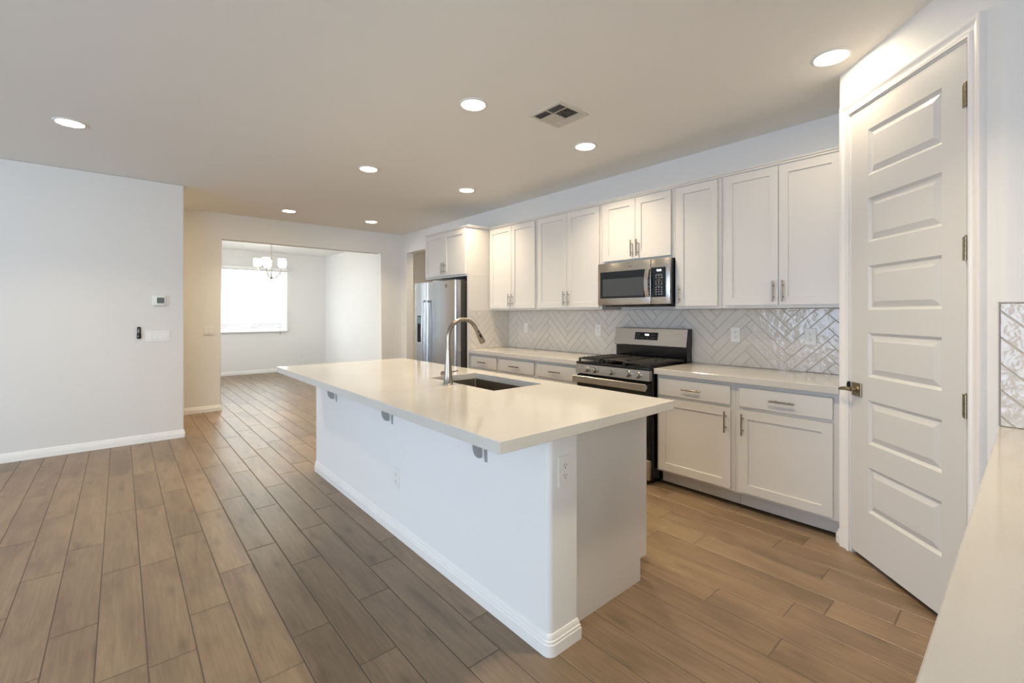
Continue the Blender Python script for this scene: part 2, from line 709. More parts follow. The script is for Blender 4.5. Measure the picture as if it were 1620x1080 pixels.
# ------------------------------------------------------------------ corner pantry: diagonal wall with its door
DC = Vector((3.103, 0.678, 0))                       # latch edge of the door at floor level
F_D = fr(DC, (-1, -1, 0))
b = B(F_D)
TE = 0.812                                          # where the diagonal meets the short right wall
b.box(-0.110, -0.012, 0, C, -0.13, -0.006)
b.box(-0.012, 0.711, 2.458, C, -0.13, -0.006)
struct('wall_pantry', b, M['wall'])
b = B()
b.box(3.19, XR, 0.62, 0.745, 0, C)
struct('wall_pantry_side', b, M['wall'])
b = B()
A0 = F_D @ Vector((0.711, 0, -0.006))
A1 = F_D @ Vector((0.711, 0, -0.13))
QY = XRT - (A0.x - A0.y)                              # where the two wall faces meet
RB = 0.045
tl_ = RB * math.tan(math.radians(22.5))
cb = (XRT + RB, QY - tl_)
pts = [(A0.x, A0.y)] + [(cb[0] + RB * math.cos(math.radians(a)), cb[1] + RB * math.sin(math.radians(a))) for a in (135, 142.5, 150, 157.5, 165, 172.5, 180)]
pts += [(XRT, -0.70), (XRT + 0.12, -0.70), (XRT + 0.12, -0.02), (A1.x, A1.y)]
b.prism([(p[0], p[1], 0) for p in pts], (0, 0, 0), (0, 0, C))
struct('wall_right', b, M['wall'])
struct('wall_behind_counter', B().box(0.48, XRT + 0.12, -0.70, -0.575, 0, C), M['wall'])


def casing(name, u0, u1, ztop):
    # moulded casing: stepped profile, mitred at the top corners
    b = B(F_D)
    prof = [(0.0, -0.006), (0.0, 0.010), (0.010, 0.013), (0.018, 0.008), (0.026, 0.008), (0.040, 0.014), (0.050, 0.020), (0.061, 0.020), (0.065, 0.012), (0.065, -0.006)]
    path = [(u0, 0.0, (-1, 0)), (u0, ztop, (-1, 1)), (u1, ztop, (1, 1)), (u1, 0.0, (1, 0))]
    rings = []
    for u, v, (du, dv) in path:
        rings.append([b.bm.verts.new(F_D @ Vector((u + du * o, v + dv * o, n))) for o, n in prof])
    m_ = len(prof)
    for r0, r1 in zip(rings, rings[1:]):
        for j in range(m_):
            b.bm.faces.new([r0[j], r1[j], r1[(j + 1) % m_], r0[(j + 1) % m_]])
    b.bm.faces.new(rings[0]); b.bm.faces.new(rings[-1][::-1])
    # jamb lining
    b.box(u0 - 0.004, u0 + 0.006, 0, ztop, -0.125, -0.002)
    b.box(u1 - 0.006, u1 + 0.004, 0, ztop, -0.125, -0.002)
    b.box(u0, u1, ztop - 0.006, ztop + 0.004, -0.125, -0.002)
    return struct(name, b, M['trim'], 'white moulded casing around the pantry door')


CAS = casing('trim_door', -0.012, 0.711, 2.458)
b = B(F_D)
b.prism([(-0.006 - 0.014 * math.cos(math.radians(a)), 0.938 + 0.020 * math.sin(math.radians(a)), 0.002) for a in range(-90, 91, 15)], (0, 0, 0), (0, 0, 0.012))
part('strike_plate', b, M['void'], CAS, 'dark rounded strike plate')


def panel_sheet(b, F, w, h, t, panels, steps):
    """slab w*h*t (front at n=0) with sunk / raised panels: steps = [(inset, n)...] from the panel edge inwards"""
    bm = b.bm
    V = lambda u, v, n: bm.verts.new(F @ Vector((u, v, n)))
    us = sorted({0, w} | {p[0] for p in panels} | {p[1] for p in panels})
    vs = sorted({0, h} | {p[2] for p in panels} | {p[3] for p in panels})
    grid = {(i, j): V(u, v, 0) for i, u in enumerate(us) for j, v in enumerate(vs)}
    for i in range(len(us) - 1):
        for j in range(len(vs) - 1):
            cu, cv = (us[i] + us[i + 1]) / 2, (vs[j] + vs[j + 1]) / 2
            hit = [p for p in panels if p[0] < cu < p[1] and p[2] < cv < p[3]]
            q = [grid[i, j], grid[i + 1, j], grid[i + 1, j + 1], grid[i, j + 1]]
            if not hit:
                bm.faces.new(q)
                continue
            u0, u1, v0, v1 = hit[0]
            ring = q
            for ins, n in steps:
                nr = [V(u0 + ins, v0 + ins, n), V(u1 - ins, v0 + ins, n), V(u1 - ins, v1 - ins, n), V(u0 + ins, v1 - ins, n)]
                for k in range(4):
                    bm.faces.new([ring[k], ring[(k + 1) % 4], nr[(k + 1) % 4], nr[k]])
                ring = nr
            bm.faces.new(ring)
    bk = [V(0, 0, -t), V(w, 0, -t), V(w, h, -t), V(0, h, -t)]
    ni, nj = len(us) - 1, len(vs) - 1
    bm.faces.new([grid[i, 0] for i in range(ni + 1)] + [bk[1], bk[0]])
    bm.faces.new([grid[i, nj] for i in range(ni + 1)] + [bk[2], bk[3]])
    bm.faces.new([grid[0, j] for j in range(nj + 1)] + [bk[3], bk[0]])
    bm.faces.new([grid[ni, j] for j in range(nj + 1)] + [bk[2], bk[1]])
    bm.faces.new(bk[::-1])


DZ0, DH, DW = 0.025, 2.424, 0.695
Fd = F_D @ Matrix.Translation((0.002, DZ0, 0))
b = B(Fd)
rows = [(2.317, 2.072), (1.952, 1.718), (1.592, 1.358), (1.236, 1.002), (0.878, 0.646), (0.522, 0.282)]
panel_sheet(b, Fd, DW, DH, 0.035, [(0.128, 0.578, lo - DZ0, hi - DZ0) for hi, lo in rows],
            [(0.013, -0.0105), (0.015, -0.0110), (0.044, -0.0010)])
DOOR = struct('door_1', b, M['door'], 'white six-panel pantry door in the diagonal corner wall', sharp=8)
# lever set
lv = B(Fd)
lv.box(0.010, 0.084, 0.861, 0.933, 0.0, 0.008, 0.002, F=Fd)
lv.cyl((0.052, 0.898, 0.006), (0.052, 0.898, 0.042), 0.012, F=Fd)
lv.cyl((0.052, 0.898, 0.006), (0.052, 0.898, 0.014), 0.019, 0.015, F=Fd)
pth = [(0.058, 0.898, 0.046), (0.040, 0.899, 0.049), (0.018, 0.898, 0.050), (-0.006, 0.894, 0.050), (-0.028, 0.889, 0.048)]
lv.tube(pth, 0.01, 12, F=Fd, rs=[0.0105, 0.0105, 0.010, 0.0095, 0.008])
part('lever_handle', lv, M['bronze'], DOOR, 'aged nickel lever handle on a square rose')
for zc in (2.228, 1.603, 0.959):
    hb = B(Fd)
    z = zc - DZ0
    for k in range(5):
        hb.cyl((0.700, z - 0.047 + k * 0.0192, 0.008), (0.700, z - 0.047 + k * 0.0192 + 0.0182, 0.008), 0.0075, n=14, F=Fd)
    hb.cyl((0.700, z + 0.049, 0.008), (0.700, z + 0.054, 0.008), 0.005, 0.003, n=12, F=Fd)
    hb.box(0.678, 0.700, z - 0.046, z + 0.048, -0.001, 0.003, F=Fd)
    hb.box(0.700, 0.716, z - 0.046, z + 0.048, 0.0005, 0.004, F=Fd)
    part('hinge', hb, M['bronze'], DOOR, 'aged nickel butt hinge')
# a dark closet behind the gap
struct('wall_pantry_inside', B(F_D).box(-0.05, 0.76, 0, C, -0.30, -0.20), M['wall'])

# ------------------------------------------------------------------ baseboards
BP = [(0, 0), (0.014, 0), (0.014, 0.045), (0.0115, 0.049), (0.0115, 0.058), (0.008, 0.062), (0.008, 0.070), (0.003, 0.083), (0, 0.084)]


def base(name, path, lab=None):
    return struct(name, B().sweep(path, BP), M['trim'], lab)


def arc(cx, cy, r, a0, a1, n=5):
    return [(cx + r * math.cos(math.radians(a0 + (a1 - a0) * i / n)), cy + r * math.sin(math.radians(a0 + (a1 - a0) * i / n))) for i in range(n + 1)]


base('baseboard_left', [(-5.0, YL)] + arc(0.522 - 0.012, YL + 0.012, 0.012, -90, 0) + arc(0.522 - 0.012, YL + 0.113, 0.012, 0, 90) + [(-3.0, YL + 0.125)])
base('baseboard_far', [(-3.08, YF)] + arc(1.052 - 0.012, YF + 0.012, 0.012, -90, 0) + arc(1.04, YF + 0.133, 0.012, 0, 90) + [(-0.4, YF + 0.145)])
base('baseboard_far_right', [(XR - 0.02, YF + 0.145)] + arc(3.416, YF + 0.133, 0.012, 90, 180) + arc(3.416, YF + 0.012, 0.012, 180, 270) + [(XR, YF), (XR, 7.198)])
base('baseboard_dining', [(-0.42, YD), (XD, YD), (XD, YF + 0.15)])
base('baseboard_pantry', [tuple((F_D @ Vector((-0.110, 0, -0.12)))[:2]), tuple((F_D @ Vector((-0.110, 0, -0.006)))[:2]), tuple((F_D @ Vector((-0.080, 0, -0.006)))[:2])])

# ------------------------------------------------------------------ cabinets
F_X = lambda x: fr((x, 0, 0), (0, -1, 0))            # faces the island; u = -Y


def shaker(b, F, u0, u1, v0, v1, n, stile=0.057, t=0.02):
    Ft = F @ Matrix.Translation((u0, v0, n))
    w, h = u1 - u0, v1 - v0
    panel_sheet(b, Ft, w, h, t - 0.001, [(stile, w - stile, stile, h - stile)], [(0.0015, -0.0085)])


def bar_pull(b, F, u, v, n, L, vertical):
    r = 0.0058
    d = Vector((0, 1, 0)) if vertical else Vector((1, 0, 0))
    c = Vector((u, v, n + 0.03))
    b.cyl(c - d * L / 2, c + d * L / 2, r, n=14, F=F)
    for s in (-1, 1):
        p = c + d * (s * (L / 2 - 0.033))
        b.cyl(p - Vector((0, 0, 0.031)), p, 0.0045, n=12, F=F)


def cab_door(F, root, y0, y1, z0, z1, n, pull, name='door', stile=0.057):
    """y0>y1 (left to right in the photo); pull = (side, 'top'|'bottom') """
    b = B()
    shaker(b, F, -y0, -y1, z0, z1, n, stile)
    d = part(name, b, M['cab'], root)
    if pull:
        side, where = pull
        u = (-y0 + 0.028) if side == 'l' else (-y1 - 0.028)
        v = z0 + 0.095 if where == 'bottom' else z1 - 0.095
        h = B()
        bar_pull(h, F, u, v, n, 0.145, True)
        part('handle', h, M['nickel'], d, 'brushed nickel bar pull')
    return d


def cab_drawer(F, root, y0, y1, z0, z1, n):
    b = B(F)
    b.box(-y0, -y1, z0, z1, n - 0.019, n, 0.002)
    d = part('drawer', b, M['cab'], root)
    h = B()
    bar_pull(h, F, -(y0 + y1) / 2, (z0 + z1) / 2, n, 0.145, False)
    part('handle', h, M['nickel'], d, 'brushed nickel bar pull')
    return d


def crown(root, x, y0, y1, z, side=False):
    b = B()
    pr = [(0, z), (0.010, z), (0.010, z + 0.010), (0.017, z + 0.016), (0.017, z + 0.024), (0, z + 0.024)]
    path = [(x, y0), (x, y1)]
    if side:
        path = [(x, y0), (x, y1), (x + side, y1)]
    # travelling toward -Y at constant x: right-hand side is -X
    b.sweep(path, pr)
    part('crown_moulding', b, M['cab'], root)


XU = 3.455           # upper door face
UF = XU + 0.020      # upper face frame


def upper(label, y0, y1, zb, doors, zt=2.378):
    r = thing('upper_cabinet', label, 'cabinet', (XR - 0.15, (y0 + y1) / 2, zb), 'wall cabinets over the range counter')
    b = B()
    b.box(UF, XR - 0.001, y1 + 0.0008, y0 - 0.0008, zb, zt, 0.001)
    part('cabinet_box', b, M['cab'], r)
    F = F_X(XU)
    for d in doors:
        cab_door(F, r, *d)
    crown(r, UF, y0, y1, zt - 0.001)
    return r


ZB = 1.378
DB, DT = ZB + 0.022, 2.366
upper('tall white two-door wall cabinet touching the refrigerator panel', 4.437, 3.594, ZB,
      [(4.415, 4.012, DB, DT, 0, ('r', 'bottom')), (4.008, 3.617, DB, DT, 0, ('l', 'bottom'))])
upper('tall white two-door wall cabinet left of the microwave', 3.594, 2.706, ZB,
      [(3.568, 3.142, DB, DT, 0, ('r', 'bottom')), (3.138, 2.730, DB, DT, 0, ('l', 'bottom'))])
upper('short white two-door wall cabinet above the microwave', 2.706, 1.955, 1.804,
      [(2.675, 2.329, 1.826, DT, 0, ('r', 'bottom')), (2.325, 1.985, 1.826, DT, 0, ('l', 'bottom'))])
upper('narrow white single-door wall cabinet right of the microwave', 1.955, 1.567, ZB,
      [(1.930, 1.596, DB, DT, 0, ('l', 'bottom'))])
upper('wide white two-door wall cabinet next to the pantry', 1.567, 0.748, ZB,
      [(1.540, 1.172, DB, DT, 0, ('r', 'bottom')), (1.168, 0.800, DB, DT, 0, ('l', 'bottom'))])

# refrigerator surround
XF = 3.155
r = thing('refrigerator_cabinet', 'white cabinet and full-height side panel framing the refrigerator', 'cabinet', (XR - 0.3, 4.95, 0))
b = B()
b.box(XF, XR - 0.004, 4.440, 5.452, 1.796, 2.378, 0.001)
part('cabinet_box', b, M['cab'], r)
b = B().box(XF - 0.001, XR - 0.004, 4.440, 4.476, 0, 1.7955, 0.001)
part('side_panel', b, M['cab'], r)
F = F_X(XF - 0.02)
cab_door(F, r, 5.425, 4.962, 1.822, 2.366, 0, ('r', 'bottom'))
cab_door(F, r, 4.958, 4.492, 1.822, 2.366, 0, ('l', 'bottom'))
crown(r, XF, 5.452, 4.438, 2.377, 0.27)

# base cabinets
XB = 3.165
BF = XB + 0.020
CT = TOP - TS


def base_cab(label, y0, y1, drawers, doors, toe=(0.0, 0.0)):
    r = thing('base_cabinet', label, 'cabinet', (XR - 0.3, (y0 + y1) / 2, 0), 'base cabinets along the range wall')
    b = B()
    b.box(BF, XR - 0.001, y1 + 0.0008, y0 - 0.0008, 0.117, CT - 0.0005, 0.001)
    part('cabinet_box', b, M['cab'], r)
    b = B()
    b.box(3.265, 3.285, y1 + 0.0008, y0 - 0.0008, 0.016, 0.117)
    part('toe_kick', b, M['cab'], r)
    F = F_X(XB)
    for d in drawers:
        cab_drawer(F, r, *d)
    for d in doors:
        cab_door(F, r, *d)
    return r


ZD0, ZD1, ZR0, ZR1 = 0.137, 0.690, 0.712, 0.843
base_cab('white base cabinet with one drawer, nearest the refrigerator panel', 4.438, 3.909, [(4.418, 3.931, ZR0, ZR1, 0)], [(4.418, 3.931, ZD0, ZD1, 0, ('r', 'top'))])
base_cab('white base cabinet with one drawer, second from the refrigerator panel', 3.909, 3.306, [(3.887, 3.329, ZR0, ZR1, 0)], [(3.887, 3.329, ZD0, ZD1, 0, ('l', 'top'))])
base_cab('white base cabinet with one drawer, touching the left side of the range', 3.306, 2.722, [(3.283, 2.745, ZR0, ZR1, 0)], [(3.283, 2.745, ZD0, ZD1, 0, ('r', 'top'))])
base_cab('white base cabinet with drawer over door, touching the right side of the range', 1.942, 1.345, [(1.920, 1.374, ZR0, ZR1, 0)], [(1.920, 1.374, ZD0, ZD1, 0, ('r', 'top'))])
base_cab('white base cabinet with drawer over door, next to the pantry door', 1.345, 0.750, [(1.316, 0.782, ZR0, ZR1, 0)], [(1.316, 0.782, ZD0, ZD1, 0, ('l', 'top'))])

XC = 3.138
single('countertop', B().box(XC, XR - 0.0005, 2.712, 4.4375, CT, TOP, 0.002), M['quartz'],
       'white quartz worktop between the refrigerator panel and the range', 'countertop', (3.4, 3.5, CT), 'quartz worktops')
single('countertop', B().box(XC, XR - 0.0005, 0.746, 1.946, CT, TOP, 0.002), M['quartz'],
       'white quartz worktop between the range and the pantry door', 'countertop', (3.4, 1.3, CT), 'quartz worktops')
# near counter at the lower right
single('countertop', B().box(0.50, XRT - 0.001, -0.574, 0.091, CT, TOP, 0.002), M['quartz'],
       'white quartz worktop in the near right corner of the photo', 'countertop', (1.5, -0.25, CT), 'quartz worktops')
r = thing('base_cabinet', 'white base cabinet under the near right worktop', 'cabinet', (1.5, -0.25, 0))
b = B().box(0.53, XRT - 0.002, -0.573, 0.045, 0.10, CT - 0.0005, 0.001)
part('cabinet_box', b, M['cab'], r)
part('toe_kick', B().box(0.55, XRT - 0.002, -0.57, -0.03, 0, 0.0995), M['cab'], r)
Fn = fr((0, 0.065, 0), (-1, 0, 0))
for k in range(4):
    xa = 0.545 + k * 0.49
    d = B(); shaker(d, Fn, -(xa + 0.475), -xa, 0.13, 0.69, 0)
    d = part('door', d, M['cab'], r)
    h = B(); bar_pull(h, Fn, -(xa + 0.237), 0.60, 0, 0.145, True); part('handle', h, M['nickel'], d)
    d = B(Fn).box(-(xa + 0.475), -xa, 0.712, 0.845, -0.019, 0, 0.002)
    d = part('drawer', d, M['cab'], r)
    h = B(); bar_pull(h, Fn, -(xa + 0.237), 0.78, 0, 0.145, False); part('handle', h, M['nickel'], d)


# ------------------------------------------------------------------ herringbone tile
def clip(poly, a, c):
    """keep points with a.p >= c"""
    out = []
    for i in range(len(poly)):
        p, q = poly[i], poly[(i + 1) % len(poly)]
        dp, dq = a[0] * p[0] + a[1] * p[1] - c, a[0] * q[0] + a[1] * q[1] - c
        if dp >= 0:
            out.append(p)
        if (dp >= 0) != (dq >= 0):
            t = dp / (dp - dq)
            out.append((p[0] + t * (q[0] - p[0]), p[1] + t * (q[1] - p[1])))
    return out


def herringbone(name, F, u0, u1, v0, v1, pu, pv, label, org, seed, TW=0.0698, TL=0.392, edge=None):
    b = B(F)
    bm = b.bm
    lay = bm.loops.layers.float_color.new('plank')
    rnd = random.Random(seed)
    s = math.sqrt(0.5)

    def tile(x0, x1, y0, y1):
        col = (rnd.random(), rnd.random(), rnd.random(), 1)
        halves = []
        ex, ey = (s, s), (-s, s)          # tile axes on the wall
        for e, lo, hi in ((ex, x0, x1), (ey, y0, y1)):
            off = e[0] * pu + e[1] * pv
            halves += [((e[0], e[1]), lo + off), ((-e[0], -e[1]), -(hi + off))]
        rings = []
        for ins, n in ((0.0011, 0.0), (0.0011, 0.0045), (0.0042, 0.0075)):
            poly = [(u0 + ins * 0.6, v0 + ins * 0.6), (u1 - ins * 0.6, v0 + ins * 0.6), (u1 - ins * 0.6, v1 - ins * 0.6), (u0 + ins * 0.6, v1 - ins * 0.6)]
            for a, c in halves:
                poly = clip(poly, a, c + ins)
                if len(poly) < 3:
                    break
            if len(poly) < 3:
                break
            rings.append([(p[0], p[1], n) for p in poly])
        if len(rings) < 2:
            return
        if len(rings) == 3 and len(rings[2]) != len(rings[1]):
            rings = rings[:2]
        R = [[bm.verts.new(F @ Vector(p)) for p in ring] for ring in rings]
        fs = [bm.faces.new(R[-1])]
        n = len(R[0])
        for A, Bq in zip(R, R[1:]):
            for k in range(n):
                fs.append(bm.faces.new([A[k], A[(k + 1) % n], Bq[(k + 1) % n], Bq[k]]))
        for f in fs:
            for l in f.loops:
                l[lay] = col
    span = int((u1 - u0 + v1 - v0) / TW) + 12
    for j in range(-14, 15):
        for i in range(-span, span):
            ox, oy = i * TW + j * TL, i * TW - j * TL
            cu, cv = pu + s * (ox - oy), pv + s * (ox + oy)
            if not (u0 - 0.5 < cu < u1 + 0.5 and v0 - 0.5 < cv < v1 + 0.5):
                continue
            tile(ox, ox + TL, oy, oy + TW)
            tile(ox, ox + TW, oy + TW, oy + TW + TL)
    # drop degenerate geometry
    bmesh.ops.remove_doubles(bm, verts=bm.verts[:], dist=1e-6)
    root = thing(name, label, 'backsplash', org, 'herringbone backsplashes')
    g = B(F).box(u0, u1, v0, v1, -0.0035, 0.0035)
    part('grout_bed', g, M['tgrout'], root)
    part('tiles', b, M['tile'], root)
    if edge:
        part('edge_trim', edge, M['tgrout'], root)
    return root


herringbone('tile_backsplash', fr((XR - 0.004, 0, 0), (0, -1, 0)), -4.432, -0.752, TOP + 0.0006, ZB - 0.0005, -1.191, 1.114,
            'long grey herringbone tile backsplash behind the range', (XR - 0.004, 2.6, TOP), 11)
herringbone('tile_backsplash', fr((0, 4.4375 - 0.004, 0), (1, 0, 0)), XC + 0.034, XR - 0.012, TOP + 0.0006, ZB + 0.004, 3.30, 1.10,
            'small herringbone tile return on the refrigerator side panel', (3.45, 4.4335, TOP), 12)
eg = B(fr((XRT - 0.004, 0, 0), (0, -1, 0)))
eg.box(-0.0945, -0.0900, TOP + 0.0006, ZB + 0.004, -0.0035, 0.009, 0.001)
eg.box(-0.0945, 0.56, ZB - 0.0005, ZB + 0.004, -0.0035, 0.009, 0.001)
herringbone('tile_backsplash', fr((XRT - 0.004, 0, 0), (0, -1, 0)), -0.0898, 0.56, TOP + 0.0006, ZB - 0.0008, 0.02, 1.14,
            'herringbone tile backsplash at the right edge of the photo', (XRT - 0.004, -0.2, TOP), 13, edge=eg)


# ------------------------------------------------------------------ wall plates
def outlet(F, label, u, v, group, extra_u=0.0, dark=False):
    r = thing('outlet', label, 'outlet', tuple(F @ Vector((u, v, 0))), group)
    b = B(F).box(u - 0.0375, u + 0.0375, v - 0.060, v + 0.060, 0.0, 0.006, 0.002)
    part('cover_plate', b, M['plate'], r)
    for dv in (0.0205, -0.0205):
        s = B(F)
        pts = [(u + 0.0165 * math.cos(t), v + dv + 0.0145 * math.sin(t), 0.006) for t in [2 * PI * k / 20 for k in range(20)]]
        s.prism(pts, (0, 0, 0), (0, 0, 0.0015))
        rc = part('receptacle', s, M['plate'], r)
        k = B(F)
        k.box(u - 0.0075, u - 0.0050, v + dv - 0.001, v + dv + 0.008, 0.0074, 0.0079)
        k.box(u + 0.0050, u + 0.0075, v + dv - 0.001, v + dv + 0.007, 0.0074, 0.0079)
        k.cyl((u, v + dv - 0.008, 0.0072), (u, v + dv - 0.008, 0.0079), 0.0028, n=10)
        part('slots', k, M['slot'], rc, 'dark plug slots')
    return r


def switch(name, F, label, u, v, gangs, group=None):
    w = 0.046 * gangs + 0.028
    r = thing(name, label, 'light switch', tuple(F @ Vector((u, v, 0))), group)
    b = B(F).box(u - w / 2, u + w / 2, v - 0.058, v + 0.058, 0, 0.006, 0.002)
    part('cover_plate', b, M['plate'], r)
    for g in range(gangs):
        c = u + (g - (gangs - 1) / 2) * 0.046
        k = B(F)
        k.prism([(c - 0.0165, v - 0.033, 0.006), (c - 0.0165, v + 0.033, 0.006), (c - 0.0165, v + 0.033, 0.0075), (c - 0.0165, v, 0.0085), (c - 0.0165, v - 0.033, 0.0125)], (0, 0, 0), (0.033, 0, 0))
        part('rocker', k, M['plate'], r)
    return r


F_RW = fr((XR - 0.0116, 0, 0), (0, -1, 0))
G = 'outlets on the tiled backsplash'
switch('light_switch', F_RW, 'white single switch on the backsplash nearest the refrigerator panel', -4.095, 1.168, 1)
outlet(F_RW, 'white outlet on the tile just left of the range', -2.986, 1.167, G)
outlet(F_RW, 'white outlet on the tile between the range and the pantry-side outlet', -1.593, 1.169, G)
outlet(F_RW, 'white outlet on the tile closest to the pantry', -1.066, 1.171, G)
F_LW = fr((0, YL, 0), (1, 0, 0))
F_FW = fr((0, YF, 0), (1, 0, 0))
F_DW = fr((0, YD, 0), (1, 0, 0))
switch('light_switch', F_LW, 'white four-gang switch plate on the big left wall', 0.300, 1.103, 4)
switch('light_switch', F_FW, 'two-gang switch plate beside the dining opening', 0.913, 1.102, 2)
outlet(F_DW, 'low outlet on the dining room window wall', 3.257, 0.335, None)

r = thing('thermostat', 'white square thermostat with grey screen above the switch plate', 'thermostat', (0.322, YL, 1.476))
b = B(F_LW).box(0.254, 0.391, 1.420, 1.531, 0, 0.008, 0.004)
part('back_plate', b, M['plate'], r)
b = B(F_LW).box(0.268, 0.366, 1.426, 1.526, 0.008, 0.030, 0.006, 2)
part('housing', b, M['plate'], r)
b = B(F_LW).box(0.290, 0.352, 1.448, 1.508, 0.030, 0.0308)
part('screen', b, M['lcd'], r, 'grey-green screen')
r = thing('fan_remote', 'small black remote in a wall holder left of the switch plate', 'remote control', (0.145, YL, 1.141))
b = B(F_LW).box(0.127, 0.163, 1.080, 1.130, 0, 0.022, 0.006, 2)
part('holder', b, M['black'], r)
b = B(F_LW).box(0.130, 0.160, 1.100, 1.202, 0.002, 0.020, 0.005, 2)
part('remote_body', b, M['black'], r)
b = B(F_LW)
for k in range(4):
    b.cyl((0.145, 1.148 + k * 0.0125, 0.0195), (0.145, 1.148 + k * 0.0125, 0.0212), 0.0042, n=12)
part('buttons', b, M['mark'], r, 'grey buttons')

# ------------------------------------------------------------------ kitchen island
IX0, IX1, IY0, IY1 = 1.265, 1.425, 1.240, 4.036
isl = thing('kitchen_island', 'long white kitchen island body under the overhanging quartz slab', 'kitchen island', (1.6, 2.6, 0))


def rounded_wall(b, x0, x1, y0, y1, z0, z1, r, corners):
    pts = []
    for (cx, cy, a0, key) in ((x1, y0, -90, 'se'), (x1, y1, 0, 'ne'), (x0, y1, 90, 'nw'), (x0, y0, 180, 'sw')):
        if key in corners:
            sx, sy = (1 if cx == x1 else -1), (1 if cy == y1 else -1)
            pts += arc(cx - sx * r, cy - sy * r, r, a0, a0 + 90, 6)
        else:
            pts.append((cx, cy))
    b.prism([(p[0], p[1], z0) for p in pts], (0, 0, 0), (0, 0, z1 - z0))


b = B()
rounded_wall(b, IX0, IX1, IY0, IY1, 0, CT - 0.001, 0.022, ('sw', 'nw'))
part('pony_wall', b, M['wall'], isl)
b = B()
b.prism([(IX1 + 0.0005, 1.300, 0.0), (1.975, 1.300, 0.0), (1.975, 1.300, 0.112), (2.030, 1.300, 0.112), (2.030, 1.300, CT - 0.001), (IX1 + 0.0005, 1.300, CT - 0.001)], (0, 0, 0), (0, 0.02, 0))
part('end_panel', b, M['cab'], isl)
b = B()
b.prism([(IX1 + 0.0005, 3.985, 0.0), (1.975, 3.985, 0.0), (1.975, 3.985, 0.112), (2.030, 3.985, 0.112), (2.030, 3.985, CT - 0.001), (IX1 + 0.0005, 3.985, CT - 0.001)], (0, 0, 0), (0, 0.02, 0))
part('end_panel', b, M['cab'], isl)
b = B()
b.box(1.97, 1.985, 1.3205, 3.9845, 0.004, 0.112)
part('toe_kick', b, M['cab'], isl)
b = B()
SX0, SX1, SY0, SY1 = 1.555, 1.935, 1.952, 2.640
b.box(IX1 + 0.001, 2.029, 1.3205, SY0 - 0.04, 0.1125, CT - 0.001)
b.box(IX1 + 0.001, 2.029, SY1 + 0.04, 3.9845, 0.1125, CT - 0.001)
b.box(IX1 + 0.001, 2.029, SY0 - 0.0399, SY1 + 0.0399, 0.1125, 0.64)
b.box(2.011, 2.029, SY0 - 0.0399, SY1 + 0.0399, 0.64, CT - 0.001)
part('cabinet_box', b, M['cab'], isl)
F_I = fr((2.049, 0, 0), (0, 1, 0))
for (ya, yb) in ((1.325, 1.88), (1.885, 2.295), (2.30, 2.71), (2.715, 3.34), (3.345, 3.98)):
    d = B(); shaker(d, F_I, ya, yb, 0.135, 0.69, 0)
    d = part('door', d, M['cab'], isl)
    h = B(); bar_pull(h, F_I, yb - 0.03, 0.595, 0, 0.145, True)
    part('handle', h, M['nickel'], d)
    d = B(F_I).box(ya, yb, 0.712, 0.845, -0.019, 0, 0.002)
    d = part('drawer', d, M['cab'], isl)
b = B()
b.sweep([(IX1 + 0.0, IY1)] + arc(IX0 + 0.022, IY1 - 0.022, 0.022, 90, 180, 6) + arc(IX0 + 0.022, IY0 + 0.022, 0.022, 180, 270, 6) + [(IX1, IY0), (IX1, 1.2995)], BP)
part('baseboard', b, M['trim'], isl)
for yb in (1.655, 2.598, 3.548):
    k = B()
    k.box(IX0 - 0.003, IX0 + 0.0, yb - 0.020, yb - 0.001, 0.660, CT - 0.001)
    k.box(0.985, IX0, yb - 0.016, yb + 0.028, CT - 0.007, CT - 0.001)
    pts = [(1.251, yb, CT - 0.007), (1.251, yb, 0.680)]
    pts += [(1.240 - 0.040 * math.sin(math.radians(a)), yb, 0.745 - 0.065 * math.cos(math.radians(a))) for a in range(0, 91, 15)]
    pts += [(1.200, yb, CT - 0.007)]
    k.prism(pts, (0, 0, 0), (0, 0.007, 0))
    part('bracket', k, M['galv'], isl, 'grey steel bracket under the overhang')
# outlets of the island are fixed to it but are things one can lift away
F_IW = fr((IX0, 0, 0), (0, -1, 0))
outlet(F_IW, 'white outlet on the long face of the island', -2.527, 0.347, None)
F_IE = fr((0, IY0, 0), (1, 0, 0))
outlet(F_IE, 'outlet on the near end of the island beneath the overhang', 1.348, 0.709, None)


